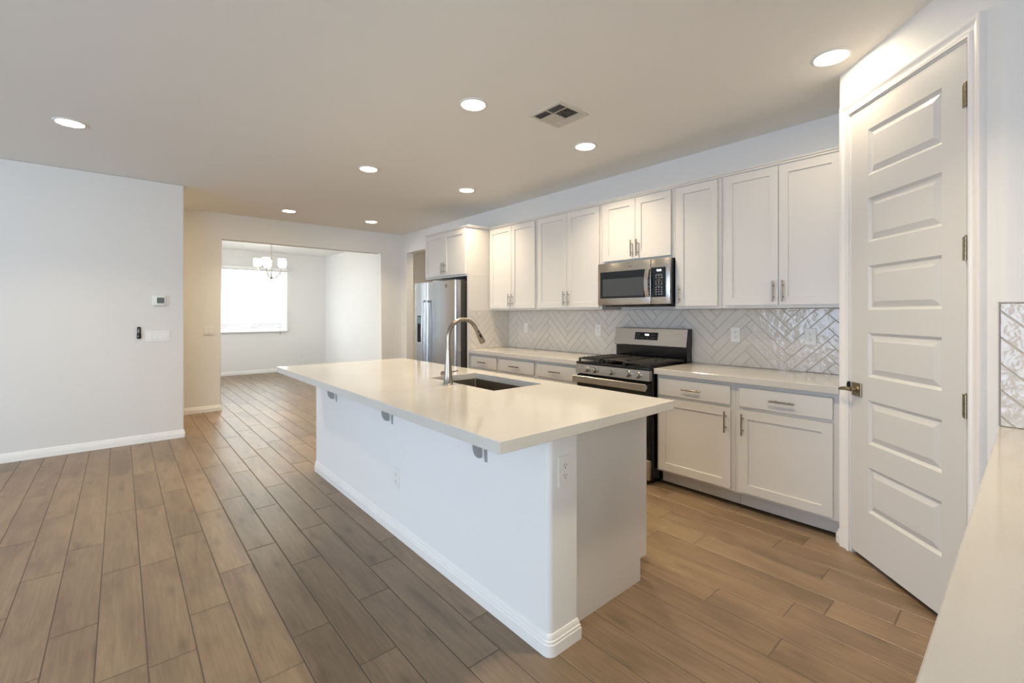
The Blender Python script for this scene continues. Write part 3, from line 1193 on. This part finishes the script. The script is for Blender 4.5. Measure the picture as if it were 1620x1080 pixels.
def slab_hole(b, xs, ys, z0, z1):
    bm = b.bm
    g = {}
    for i, x in enumerate(xs):
        for j, y in enumerate(ys):
            g[i, j, 0] = bm.verts.new((x, y, z0))
            g[i, j, 1] = bm.verts.new((x, y, z1))
    for i in range(3):
        for j in range(3):
            if i == 1 and j == 1:
                continue
            for k in (0, 1):
                bm.faces.new([g[i, j, k], g[i + 1, j, k], g[i + 1, j + 1, k], g[i, j + 1, k]])
    for i in range(3):
        bm.faces.new([g[i, 0, 0], g[i + 1, 0, 0], g[i + 1, 0, 1], g[i, 0, 1]])
        bm.faces.new([g[i, 3, 0], g[i + 1, 3, 0], g[i + 1, 3, 1], g[i, 3, 1]])
        bm.faces.new([g[0, i, 0], g[0, i + 1, 0], g[0, i + 1, 1], g[0, i, 1]])
        bm.faces.new([g[3, i, 0], g[3, i + 1, 0], g[3, i + 1, 1], g[3, i, 1]])
    for (a, c) in (((1, 1), (2, 1)), ((2, 1), (2, 2)), ((2, 2), (1, 2)), ((1, 2), (1, 1))):
        bm.faces.new([g[a[0], a[1], 0], g[c[0], c[1], 0], g[c[0], c[1], 1], g[a[0], a[1], 1]])
    bmesh.ops.recalc_face_normals(bm, faces=bm.faces[:])
    es = [e for e in bm.edges if len(e.link_faces) == 2 and e.calc_face_angle(0) > 1]
    bmesh.ops.bevel(bm, geom=es, offset=0.0018, segments=1, affect='EDGES')


b = B()
slab_hole(b, [0.947, SX0, SX1, 2.050], [1.158, SY0, SY1, 3.971], CT, TOP)
single('countertop', b, M['quartz'], 'large overhanging white quartz slab on the island with a sink cutout', 'countertop', (1.5, 2.56, CT), 'quartz worktops')

# undermount sink
r = thing('sink', 'rectangular stainless undermount sink in the island slab', 'sink', (1.745, 2.296, 0.66))
b = B()
e, t = 0.006, 0.004
x0, x1, y0, y1 = SX0 - e, SX1 + e, SY0 - e, SY1 + e
bm = b.bm
zt, zb = CT - 0.0006, 0.662


def ring(x0, x1, y0, y1, z, rad, n=4):
    pts = arc(x1 - rad, y0 + rad, rad, -90, 0, n) + arc(x1 - rad, y1 - rad, rad, 0, 90, n) + arc(x0 + rad, y1 - rad, rad, 90, 180, n) + arc(x0 + rad, y0 + rad, rad, 180, 270, n)
    return [bm.verts.new((p[0], p[1], z)) for p in pts]


R = [ring(x0 - 0.02, x1 + 0.02, y0 - 0.02, y1 + 0.02, zt, 0.03), ring(x0, x1, y0, y1, zt, 0.014), ring(x0, x1, y0, y1, zb + 0.016, 0.014), ring(x0 + 0.012, x1 - 0.012, y0 + 0.012, y1 - 0.012, zb, 0.014)]
for A, Bq in zip(R, R[1:]):
    for k in range(len(A)):
        bm.faces.new([A[k], A[(k + 1) % len(A)], Bq[(k + 1) % len(A)], Bq[k]])
bm.faces.new(R[-1])
part('basin', b, M['sinkm'], r)
b = B().lathe((1.76, 2.30, zb), [(0.0, 0.003), (0.03, 0.002), (0.045, 0.004), (0.052, 0.001), (0.052, 0.0)])
part('drain', b, M['nickel'], r)

# faucet
FX, FY = 1.497, 2.322
r = thing('faucet', 'tall brushed nickel pull-down gooseneck faucet behind the island sink', 'faucet', (FX, FY, TOP))
b = B()
b.lathe((FX, FY, TOP), [(0.0, 0), (0.0305, 0.0), (0.0305, 0.003), (0.0285, 0.006), (0.024, 0.07), (0.0185, 0.15), (0.0150, 0.205), (0.0150, 0.209), (0.0, 0.209)], n=32)
part('base', b, M['nickel'], r)
neck = [(FX, FY, TOP + 0.205), (FX, FY, TOP + 0.24), (FX, FY, TOP + 0.275)]
RR = 0.110
for a in range(0, 155, 9):
    t = math.radians(a)
    neck.append((FX + RR - RR * math.cos(t), FY, TOP + 0.278 + RR * math.sin(t)))
b = B().tube(neck, 0.0128, 18)
part('neck', b, M['nickel'], r)
e0 = Vector(neck[-1]); dr = (Vector(neck[-1]) - Vector(neck[-2])).normalized()
b = B()
b.cyl(e0 - dr * 0.002, e0 + dr * 0.008, 0.0115, n=20)
b.cyl(e0 + dr * 0.008, e0 + dr * 0.075, 0.0135, 0.0185, n=20)
b.cyl(e0 + dr * 0.075, e0 + dr * 0.102, 0.0185, 0.0195, n=20)
sp = part('spray_head', b, M['nickel'], r)
b = B()
sd = Vector((0, -1, 0)).cross(dr).normalized()
fn = Vector((-0.25, -0.97, 0)).normalized()
for (d, ln, w) in ((0.022, 0.012, 0.0055), (0.052, 0.034, 0.0075)):
    c = e0 + dr * d + fn * (0.0145 + d * 0.05)
    pts = []
    q = dr.cross(fn).normalized()
    for k in range(16):
        a = 2 * PI * k / 16
        pts.append(c + dr * (ln / 2 * math.cos(a)) + q * (w * math.sin(a)))
    b.prism(pts, (0, 0, 0), tuple(fn * 0.003))
part('spray_button', b, M['black'], sp, 'black spray buttons')
b = B()
hz = TOP + 0.056
b.cyl((FX, FY + 0.018, hz), (FX, FY + 0.060, hz), 0.0165, 0.0165, n=22)
b.cyl((FX, FY + 0.060, hz), (FX, FY + 0.064, hz), 0.0165, 0.013, n=22)
b.cyl((FX + 0.01, FY + 0.050, hz), (FX + 0.105, FY + 0.050, hz + 0.012), 0.0045, 0.004, n=12)
part('lever', b, M['nickel'], r)

# ------------------------------------------------------------------ refrigerator
RY0, RY1, RX = 4.502, 5.478, 3.0
r = thing('refrigerator', 'stainless side-by-side refrigerator with ice dispenser beside the doorway', 'refrigerator', (3.4, 5.0, 0))
b = B()
b.box(RX + 0.085, 3.775, RY0, RY1, 0.02, 1.725, 0.004)
part('body', b, M['darkgrey'], r, 'dark grey body')
SEAM = 5.146


def fdoor(y0, y1):
    b = B()
    pts = [(RX + 0.078, y0), (RX + 0.022, y0)] + arc(RX + 0.024, y0 + 0.024, 0.024, 270, 180, 6)
    pts += [(RX - 0.003, (y0 + y1) / 2)] + arc(RX + 0.024, y1 - 0.024, 0.024, 180, 90, 6) + [(RX + 0.078, y1)]
    b.prism([(p[0], p[1], 0.10) for p in pts], (0, 0, 0), (0, 0, 1.643))
    return b


d1 = part('door', fdoor(RY0 - 0.004, SEAM - 0.003), M['steelv'], r, 'right stainless door')
d2 = part('door', fdoor(SEAM + 0.003, RY1 + 0.004), M['steelv'], r, 'left stainless door with dispenser')
for d, y in ((d1, SEAM - 0.042), (d2, SEAM + 0.042)):
    h = B()
    p = []
    for k in range(13):
        z = 0.68 + 0.83 * k / 12
        p.append((RX - 0.036 - 0.022 * math.sin(PI * k / 12), y, z))
    h.tube(p, 0.0115, 12)
    for z in (0.69, 1.50):
        h.cyl((RX - 0.036, y, z), (RX + 0.004, y, z), 0.0115, n=12)
    part('handle', h, M['steelv'], d, 'curved bar handle')
b = B(F_X(RX - 0.0045))
b.box(-5.395, -5.262, 0.965, 1.312, -0.003, 0.001, 0.0015)
part('dispenser', b, M['bglass'], d2, 'black ice and water dispenser')
b = B(F_X(RX - 0.0045))
b.box(-5.385, -5.272, 1.21, 1.300, 0.0005, 0.0025)
part('dispenser_panel', b, M['teal'], d2, 'pale teal dispenser control panel')
b = B(F_X(RX - 0.0045))
b.box(-5.39, -5.267, 0.940, 0.962, -0.002, 0.014, 0.003)
part('dispenser_tray', b, M['steel'], d2)


def badge(F, u, v, n, rad, parent):
    b = B(F)
    b.lathe((u, v, n), [(0.0, 0.0012), (rad * 0.94, 0.0012), (rad, 0.0), (rad, -0.001)], axis=(0, 0, 1), n=24)
    o = part('badge', b, M['badge'], parent, 'round grey logo badge')
    b = B(F)
    ringp = [(u + rad * 0.86 * math.cos(t), v + rad * 0.86 * math.sin(t), n + 0.0013) for t in [2 * PI * k / 24 for k in range(25)]]
    b.tube(ringp, rad * 0.05, 6)
    # cursive two-letter monogram strokes
    for s_, off in ((1, -0.30), (1, 0.28)):
        st = []
        for k in range(14):
            t = 0.6 + k / 13 * 5.0
            st.append((u + rad * (off + 0.26 * math.cos(t)), v + rad * (0.42 * math.sin(t)), n + 0.0013))
        b.tube(st, rad * 0.055, 6)
    b.tube([(u - rad * 0.30, v - rad * 0.02, n + 0.0013), (u - rad * 0.02, v - rad * 0.04, n + 0.0013), (u + rad * 0.30, v + rad * 0.02, n + 0.0013)], rad * 0.05, 6)
    part('monogram', b, M['mark'], o)


badge(F_X(RX), -4.70, 1.678, 0.0025, 0.024, d1)
b = B()
b.box(RX + 0.02, RX + 0.16, 4.515, 4.60, 1.7255, 1.748, 0.004)
b.box(RX + 0.02, RX + 0.16, 5.38, 5.465, 1.7255, 1.748, 0.004)
part('hinge_cover', b, M['darkgrey'], r)
b = B().box(RX + 0.05, RX + 0.084, RY0 + 0.01, RY1 - 0.01, 0.02, 0.095)
part('base_grille', b, M['void'], r)

# ------------------------------------------------------------------ gas range
GY0, GY1, GX = 1.957, 2.699, 3.088
r = thing('gas_range', 'stainless and black freestanding gas range with raised back panel', 'range', (3.4, 2.328, 0))
b = B()
b.box(3.135, 3.775, GY0, GY1, 0.03, 0.893, 0.003)
b.box(3.20, 3.775, GY0 + 0.03, GY1 - 0.03, 0.0, 0.03)
part('body', b, M['black'], r, 'black enamelled body')
b = B()
b.box(3.094, 3.68, GY0 - 0.001, GY1 + 0.001, 0.8935, 0.915, 0.005, 2)
ct = part('cooktop', b, M['black'], r, 'black enamelled cooktop')
b = B()
b.prism([(GX, GY0 - 0.001, 0.814), (GX + 0.007, GY0 - 0.001, 0.893), (3.134, GY0 - 0.001, 0.893), (3.134, GY0 - 0.001, 0.814)], (0, 0, 0), (0, GY1 - GY0 + 0.002, 0))
cp = part('control_panel', b, M['steel'], r, 'stainless control panel')
for y in (2.572, 2.485, 2.315, 2.149, 2.057):
    k = B()
    ax = Vector((-1, 0, 0.09)).normalized()
    o = Vector((GX + 0.0035, y, 0.8535))
    k.lathe(o, [(0.0, -0.002), (0.027, -0.001), (0.027, 0.004), (0.024, 0.006)], axis=ax, n=24)
    k.lathe(o, [(0.0225, 0.004), (0.0215, 0.030), (0.0195, 0.033), (0.0, 0.033)], axis=ax, n=24)
    k.box(-0.003, 0.003, -0.020, 0.020, 0.032, 0.0345, F=Matrix.Translation(o) @ ax.to_track_quat('Z', 'Y').to_matrix().to_4x4())
    part('knob', k, M['steel'], cp, 'stainless knob')
b = B()
b.box(3.098, 3.1345, GY0 + 0.004, GY1 - 0.004, 0.205, 0.802, 0.005)
od = part('oven_door', b, M['bglass'], r, 'black glass oven door')
b = B()
b.box(3.0965, 3.0985, GY0 + 0.11, GY1 - 0.11, 0.33, 0.66)
part('oven_window', b, M['smoke'], od)
b = B()
b.box(3.042, 3.054, GY0 + 0.002, GY1 + 0.004, 0.738, 0.796, 0.004)
b.box(3.0535, 3.099, GY0 + 0.015, GY0 + 0.045, 0.748, 0.786, 0.003)
b.box(3.0535, 3.099, GY1 - 0.045, GY1 - 0.015, 0.748, 0.786, 0.003)
b.box(3.0415, 3.0425, GY0 + 0.03, GY1 - 0.02, 0.748, 0.786)
part('oven_handle', b, M['steel'], od, 'broad flat stainless handle')
b = B()
b.box(3.100, 3.1345, GY0 + 0.004, GY1 - 0.004, 0.04, 0.198, 0.005)
part('warming_drawer', b, M['steel'], r)


def grate(y0, y1, griddle):
    b = B()
    zt_ = 0.948
    X_0, X_1 = 3.125, 3.645
    w = 0.0055
    if not griddle:
        for x in (X_0, X_1):
            b.box(x - w, x + w, y0, y1, zt_ - 0.016, zt_ - 0.002, 0.002)
        for y in (y0 + w, y1 - w):
            b.box(X_0 - w, X_1 + w, y - w, y + w, zt_ - 0.016, zt_ - 0.002, 0.002)
        b.box(X_0, X_1, (y0 + y1) / 2 - w, (y0 + y1) / 2 + w, zt_ - 0.014, zt_, 0.002)
        n = 9
        for k in range(1, n):
            x = X_0 + (X_1 - X_0) * k / n
            b.box(x - w * 0.8, x + w * 0.8, y0, y1, zt_ - 0.010, zt_ + 0.003, 0.002)
        for x in (X_0, X_1):
            for y in (y0 + 0.008, y1 - 0.008):
                b.box(x - 0.008, x + 0.008, y - 0.008, y + 0.008, 0.9155, zt_ - 0.004, 0.002)
    else:
        b.box(X_0 + 0.03, X_1 - 0.03, y0 + 0.004, y1 - 0.004, zt_ - 0.012, zt_, 0.004)
        b.box(X_0 + 0.03, X_1 - 0.03, y0 + 0.004, y0 + 0.010, zt_ - 0.001, zt_ + 0.005)
        b.box(X_0 + 0.03, X_1 - 0.03, y1 - 0.010, y1 - 0.004, zt_ - 0.001, zt_ + 0.005)
        b.box(X_0 - 0.005, X_0 + 0.032, (y0 + y1) / 2 - 0.008, (y0 + y1) / 2 + 0.008, zt_ - 0.014, zt_ - 0.001, 0.002)
        for x in (X_0 + 0.01, X_1 - 0.05):
            for y in (y0 + 0.012, y1 - 0.012):
                b.box(x, x + 0.03, y - 0.006, y + 0.006, 0.9155, zt_ - 0.011)
    return b


part('grate', grate(2.455, 2.690, False), M['iron'], ct, 'left cast-iron grate')
part('griddle', grate(2.215, 2.450, True), M['iron'], ct, 'flat cast-iron griddle')
part('grate', grate(1.966, 2.210, False), M['iron'], ct, 'right cast-iron grate')
for (x, y) in ((3.26, 2.57), (3.50, 2.57), (3.26, 2.09), (3.50, 2.09)):
    b = B().lathe((x, y, 0.9152), [(0.0, 0.016), (0.032, 0.016), (0.036, 0.011), (0.036, 0.009), (0.046, 0.008), (0.052, 0.0)], n=24)
    part('burner', b, M['iron'], ct)
b = B()
b.box(3.682, 3.765, GY0 + 0.004, GY1 - 0.004, 0.9155, 1.06, 0.002)
b.prism([(3.660, GY0 + 0.001, 1.045), (3.686, GY0 + 0.001, 1.2045), (3.764, GY0 + 0.001, 1.2045), (3.764, GY0 + 0.001, 1.045)], (0, 0, 0), (0, GY1 - GY0 - 0.002, 0))
bg = part('back_panel', b, M['black'], r, 'black raised back panel')
v1 = Vector((3.677 - 3.643, 0, 1.206 - 1.047)).normalized()
Fb = Matrix((Vector((0, -1, 0)), v1, Vector((0, -1, 0)).cross(v1))).transposed().to_4x4()
Fb.translation = Vector((3.650, 0, 1.047))
b = B(Fb).box(-GY1, -GY0, 0.0, 0.1605, -0.0115, 0.0, 0.003)
bp = part('control_fascia', b, M['steel'], bg, 'stainless sloping fascia')
b = B(Fb).box(-2.472, -2.232, 0.052, 0.122, 0.0, 0.0015, 0.001)
dp = part('display', b, M['bglass'], bp, 'black touch display')
b = B()
text_into(b, '9:04', Fb, -2.345, 0.098, 0.0018, 0.026)
part('clock', b, M['digits'], bp, 'lit white clock digits')
b = B(Fb)
for u, v in ((-2.452, .099), (-2.430, .100), (-2.456, .074), (-2.432, .076), (-2.405, .073), (-2.383, .070), (-2.340, .070), (-2.290, .096), (-2.268, .096), (-2.290, .072), (-2.268, .072)):
    b.box(u - .005, u + .005, v - .0018, v + .0018, 0.0016, 0.0020)
part('key_marks', b, M['mark'], bp)

# ------------------------------------------------------------------ microwave
MX, MY0, MY1, MZ0, MZ1 = 3.40, 1.960, 2.698, 1.414, 1.8025
r = thing('microwave', 'stainless over-the-range microwave with black glass door', 'microwave', (3.6, 2.33, MZ0))
b = B().box(MX + 0.032, XR - 0.012, MY0 + 0.002, MY1 - 0.002, MZ0, MZ1, 0.003)
part('body', b, M['black'], r, 'black body')
Fm = F_X(MX)
b = B(Fm)
b.box(-MY1, -2.138, MZ0 + 0.004, MZ1 - 0.001, -0.031, 0, 0.004, 2)
md = part('door', b, M['steel'], r, 'stainless door')
b = B(Fm).box(-2.672, -2.188, 1.478, 1.722, -0.002, 0.0012, 0.002)
part('door_glass', b, M['bglass'], md, 'black glass door window')
b = B(Fm).box(-2.640, -2.205, 1.497, 1.655, 0.0011, 0.0018)
part('viewing_screen', b, M['smoke'], md, 'grey mesh viewing screen')
h = B()
p = []
for k in range(11):
    p.append(Fm @ Vector((-2.160, 1.480 + 0.243 * k / 10, 0.018 + 0.022 * math.sin(PI * k / 10))))
hb = h.bm
prev = None
for q in p:
    cur = [hb.verts.new(q + Vector(d)) for d in ((0, 0.019, 0), (-0.007, 0.014, 0), (-0.007, -0.014, 0), (0, -0.019, 0), (0.005, 0, 0))]
    if prev:
        for k in range(5):
            hb.faces.new([prev[k], prev[(k + 1) % 5], cur[(k + 1) % 5], cur[k]])
    else:
        hb.faces.new(cur)
    prev = cur
hb.faces.new(prev[::-1])
for z in (1.488, 1.715):
    h.box(-2.168, -2.152, z - 0.008, z + 0.008, -0.002, 0.020, 0.001, F=Fm)
part('handle', h, M['steel'], md, 'bowed stainless handle')
b = B(Fm).box(-2.135, -MY0, MZ0 + 0.004, MZ1 - 0.001, -0.031, 0, 0.004, 2)
mc = part('control_panel', b, M['steel'], r, 'stainless control panel')
b = B(Fm).box(-2.132, -1.996, 1.478, 1.726, -0.001, 0.0012, 0.002)
part('keypad', b, M['bglass'], mc, 'black glass keypad')
b = B()
text_into(b, '9:04', Fm, -2.058, 1.700, 0.0015, 0.026)
part('clock', b, M['digits'], mc, 'lit white clock digits')
b = B(Fm)
for (v, ws) in ((1.668, (0.05,)), (1.658, (0.013, 0.016, 0.011)), (1.640, (0.009, 0.011, 0.017)), (1.624, (0.034,)), (1.613, (0.005, 0.008, 0.005)), (1.600, (0.006, 0.009, 0.006)), (1.585, (0.011, 0.009, 0.011)),
                (1.568, (0.044,)), (1.557, (0.009, 0.011, 0.010)), (1.538, (0.011, 0.011, 0.009)), (1.520, (0.013, 0.010, 0.013)), (1.501, (0.010, 0.011, 0.015))):
    for k, w in enumerate(ws):
        u = -2.060 if len(ws) == 1 else -2.085 + 0.026 * k
        b.box(u - w / 2, u + w / 2, v - (0.0012 if len(ws) == 1 else 0.0034), v + (0.0012 if len(ws) == 1 else 0.0034), 0.0013, 0.0017)
part('key_marks', b, M['mark'], mc, 'rows of grey key markings')
badge(Fm, -2.345, 1.765, 0.0008, 0.016, md)
b = B()
b.box(MX + 0.05, XR - 0.05, MY0 + 0.05, MY1 - 0.05, MZ0 - 0.012, MZ0 - 0.0005, 0.003)
part('vent_underside', b, M['darkgrey'], r)

# ------------------------------------------------------------------ ceiling lights and vent
LAMPS = [(-0.275, 4.573), (1.764, 2.431), (2.902, 2.432), (1.792, 4.167), (2.929, 4.162), (1.714, 6.569), (2.850, 6.525), (2.897, 0.722), (1.764, 0.722), (-0.6, 6.70), (4.45, 6.9)]  # last two are unseen, added to warm the hall and the side room
LLAB = ['recessed ceiling light over the open floor near the big left wall',
        'recessed ceiling light left of the ceiling vent, above the near half of the island',
        'recessed ceiling light just right of the ceiling vent',
        'recessed ceiling light above the far end of the island',
        'recessed ceiling light in front of the wall cabinets beside the refrigerator',
        'recessed ceiling light just before the dining opening, above its middle',
        'recessed ceiling light near the doorway at the far right corner',
        'bright recessed ceiling light close to the pantry door wall',
        'recessed ceiling light overhead, above the gap between island and near worktop',
        'unseen added ceiling light that warms the hallway behind the big left wall',
        'unseen added ceiling light that warms the small room past the doorway by the refrigerator']
GL = 'recessed ceiling lights'
sc_ = 1.393 / 1.3832
LAMPS = [(x * sc_, y * sc_) for x, y in LAMPS]
l0 = None
lampdata = bpy.data.lights.new('downlight', 'AREA')
lampdata.shape = 'DISK'
lampdata.size = 0.14
lampdata.energy = LAMP_W
lampdata.color = WARM
lampdata.spread = math.radians(118)
for i, (x, y) in enumerate(LAMPS):
    if l0 is None:
        l0 = thing('recessed_light', LLAB[0], 'ceiling light', (x, y, C), GL)
        t = B().lathe((x, y, C), [(0.096, 0.0), (0.096, -0.003), (0.090, -0.007), (0.080, -0.008), (0.077, -0.004), (0.077, 0.0)], n=36)
        part('trim_ring', t, M['plate'], l0)
        t = B().lathe((x, y, C), [(0.0, -0.0065), (0.05, -0.006), (0.0765, -0.004), (0.0765, -0.001)], n=36)
        part('lens', t, M['lens'], l0, 'glowing lens')
    else:
        dup(l0, (x, y, C), LLAB[i])
    sp_ = bpy.data.objects.new('downlight', lampdata)
    if i in (7, 8):
        sp_.data = lampdata.copy()
        sp_.data.spread = PI if i == 7 else math.radians(112)
        sp_.data.energy = 4.0 if i == 7 else 14.0
    if i == 9:  # unseen lamp added for the hall, stronger and warmer than the others
        sp_.data = lampdata.copy()
        sp_.name = 'hall_fill'
        sp_.data.spread = PI
        sp_.data.energy = 22.0
        sp_.data.color = (1.0, 0.74, 0.40)
    sp_.location = (x, y, C - 0.010)
    COL.objects.link(sp_)

vx0, vx1, vy0, vy1 = 2.175, 2.478, 2.040, 2.338
r = thing('ceiling_vent', 'square white louvred air vent in the ceiling', 'ceiling vent', ((vx0 + vx1) / 2, (vy0 + vy1) / 2, C))
b = B()
fw = 0.026
for bx in ((vx0, vx1, vy0, vy0 + fw), (vx0, vx1, vy1 - fw, vy1), (vx0, vx0 + fw, vy0 + fw, vy1 - fw), (vx1 - fw, vx1, vy0 + fw, vy1 - fw)):
    b.box(*bx, C - 0.007, C - 0.0005, 0.002)
b.box(vx0 + 0.092, vx0 + 0.098, vy0 + fw, vy1 - fw, C - 0.009, C - 0.002)
b.box(vx1 - 0.085, vx1 - 0.079, vy0 + fw, vy1 - fw, C - 0.009, C - 0.002)
b.box(vx0 + fw, vx1 - fw, (vy0 + vy1) / 2 - 0.004, (vy0 + vy1) / 2 + 0.004, C - 0.009, C - 0.002)
part('frame', b, M['vent'], r)
part('duct_shade_sheet', B().box(vx0 + 0.02, vx1 - 0.02, vy0 + 0.02, vy1 - 0.02, C - 0.0012, C - 0.0004), M['void'], r, 'dark sheet painted as the shaded duct behind the louvres')  # thin sheet; the duct's shade is put into its dark colour
b = B()


def blade(p, q, tilt):
    p, q = Vector(p), Vector(q)
    d = (q - p).normalized()
    s_ = Vector((-d.y, d.x, 0))
    w, h_ = 0.0085, 0.0085
    a = s_ * (w * tilt)
    t_ = Vector((0, 0, 0.0008))
    pts = [p - a / 2 + Vector((0, 0, h_ / 2)), p + a / 2 - Vector((0, 0, h_ / 2)), p + a / 2 - Vector((0, 0, h_ / 2)) + s_ * 0.0014, p - a / 2 + Vector((0, 0, h_ / 2)) + s_ * 0.0014]
    b.prism([tuple(k) for k in pts], tuple(p), tuple(q))


zc = C - 0.0062
ym = (vy0 + vy1) / 2
for k in range(4):
    x = vx0 + 0.032 + k * 0.0185
    for ya, yb_ in ((vy0 + fw, ym - 0.004), (ym + 0.004, vy1 - fw)):
        blade((x, ya, zc), (x, yb_, zc), 1)
for k in range(3):
    x = vx1 - 0.072 + k * 0.019
    for ya, yb_ in ((vy0 + fw, ym - 0.004), (ym + 0.004, vy1 - fw)):
        blade((x, ya, zc), (x, yb_, zc), -1)
for k in range(7):
    ya = vy0 + fw + 0.009 + k * 0.0165
    blade((vx0 + 0.098, ya, zc), (vx1 - 0.085, ya, zc), -1)
    yb_ = ym + 0.012 + k * 0.0165
    blade((vx0 + 0.098, yb_, zc), (vx1 - 0.085, yb_, zc), 1)
part('louvres', b, M['vent'], r)

# ------------------------------------------------------------------ dining room: blind and chandelier
r = thing('window_blind', 'white slatted blind over the dining room window', 'blind', ((WX0 + WX1) / 2, YD, WZ0))
bx0, bx1 = WX0 - 0.01, WX1 + 0.005
b = B().box(bx0, bx1, YD - 0.068, YD - 0.004, WZ1 - 0.035, WZ1 + 0.02, 0.003)
part('headrail', b, M['slat'], r)
b = B()
nsl = 36
zlo, zhi = WZ0 + 0.03, WZ1 - 0.05
ta = math.radians(30)
for k in range(nsl):
    z = zlo + (zhi - zlo) * k / (nsl - 1)
    c, s_ = math.cos(ta) * 0.024, math.sin(ta) * 0.024
    y = YD - 0.036
    b.prism([(bx0 + 0.005, y - c, z - s_), (bx0 + 0.005, y, z + 0.003), (bx0 + 0.005, y + c, z + s_), (bx0 + 0.005, y + c, z + s_ + 0.0025), (bx0 + 0.005, y, z + 0.0055), (bx0 + 0.005, y - c, z - s_ + 0.0025)], (0, 0, 0), (bx1 - bx0 - 0.01, 0, 0))
part('slats', b, M['slat'], r)
b = B().box(bx0 + 0.004, bx1 - 0.004, YD - 0.060, YD - 0.012, WZ0 - 0.008, WZ0 + 0.010, 0.003)
part('bottom_rail', b, M['slat'], r)
b = B()
for x in (bx0 + 0.12, (bx0 + bx1) / 2, bx1 - 0.12):
    b.box(x - 0.002, x + 0.002, YD - 0.064, YD - 0.062, WZ0, WZ1 - 0.03)
part('ladder_tapes', b, M['slat'], r)
b = B()
cx = 2.775
b.tube([(cx, YD - 0.072, WZ1 - 0.03), (cx, YD - 0.072, 0.93), (cx, YD - 0.072, 0.875)], 0.0016, 6)
for z in (0.905, 0.872):
    b.lathe((cx, YD - 0.072, z), [(0.0, 0.013), (0.006, 0.010), (0.009, -0.006), (0.007, -0.012), (0.0, -0.013)], n=14)
part('pull_cord', b, M['badge'], r, 'hanging cord with small tassels')

CX, CY, CZ = 2.146, 9.4, 1.995
r = thing('chandelier', 'five-arm nickel chandelier with white drum shades in the dining room', 'chandelier', (CX, CY, C))
b = B().lathe((CX, CY, C), [(0.0, -0.03), (0.03, -0.03), (0.062, -0.012), (0.065, 0.0)], n=28)
part('ceiling_canopy', b, M['nickel'], r)
b = B()
zz = C - 0.03
k = 0
while zz > CZ + 0.47:
    n_ = 12
    lk = []
    for q in range(n_ + 1):
        t = 2 * PI * q / n_
        o = (0.008 * math.cos(t), 0.017 * math.sin(t))
        lk.append((CX + (o[0] if k % 2 else 0), CY + (0 if k % 2 else o[0]), zz - 0.014 + o[1]))
    b.tube(lk, 0.0022, 6)
    zz -= 0.028
    k += 1
part('chain', b, M['nickel'], r)
b = B()
b.lathe((CX, CY, CZ), [(0.0, -0.012), (0.008, -0.006), (0.006, 0.0), (0.022, 0.012), (0.040, 0.020), (0.040, 0.026), (0.016, 0.034), (0.010, 0.055), (0.007, 0.08), (0.007, 0.34), (0.014, 0.355), (0.007, 0.37), (0.007, 0.42), (0.016, 0.43), (0.012, 0.46), (0.0, 0.475)], n=24)
part('centre_column', b, M['nickel'], r)
for q in range(5):
    t = YAW_ARM = math.radians(72 * q + 20)
    d = Vector((math.cos(t), math.sin(t), 0))
    o = Vector((CX, CY, CZ + 0.025))
    path = []
    for k in range(13):
        a = k / 12
        path.append(o + d * (0.01 + 0.215 * a ** 0.8) + Vector((0, 0, 0.175 * a ** 2.6)))
    path.append(path[-1] + Vector((0, 0, 0.02)))
    b = B().tube(path, 0.0055, 8)
    e_ = path[-1]
    b.lathe(e_, [(0.0, -0.004), (0.020, 0.0), (0.024, 0.006), (0.012, 0.010), (0.012, 0.03), (0.0, 0.03)], n=18)
    ar = part('arm', b, M['nickel'], r)
    s_ = B().lathe(e_, [(0.0, 0.009), (0.058, 0.009), (0.062, 0.014), (0.066, 0.145), (0.064, 0.147), (0.060, 0.145), (0.056, 0.016)], n=26)
    part('shade', s_, M['shade'], ar, 'glowing white drum shade')
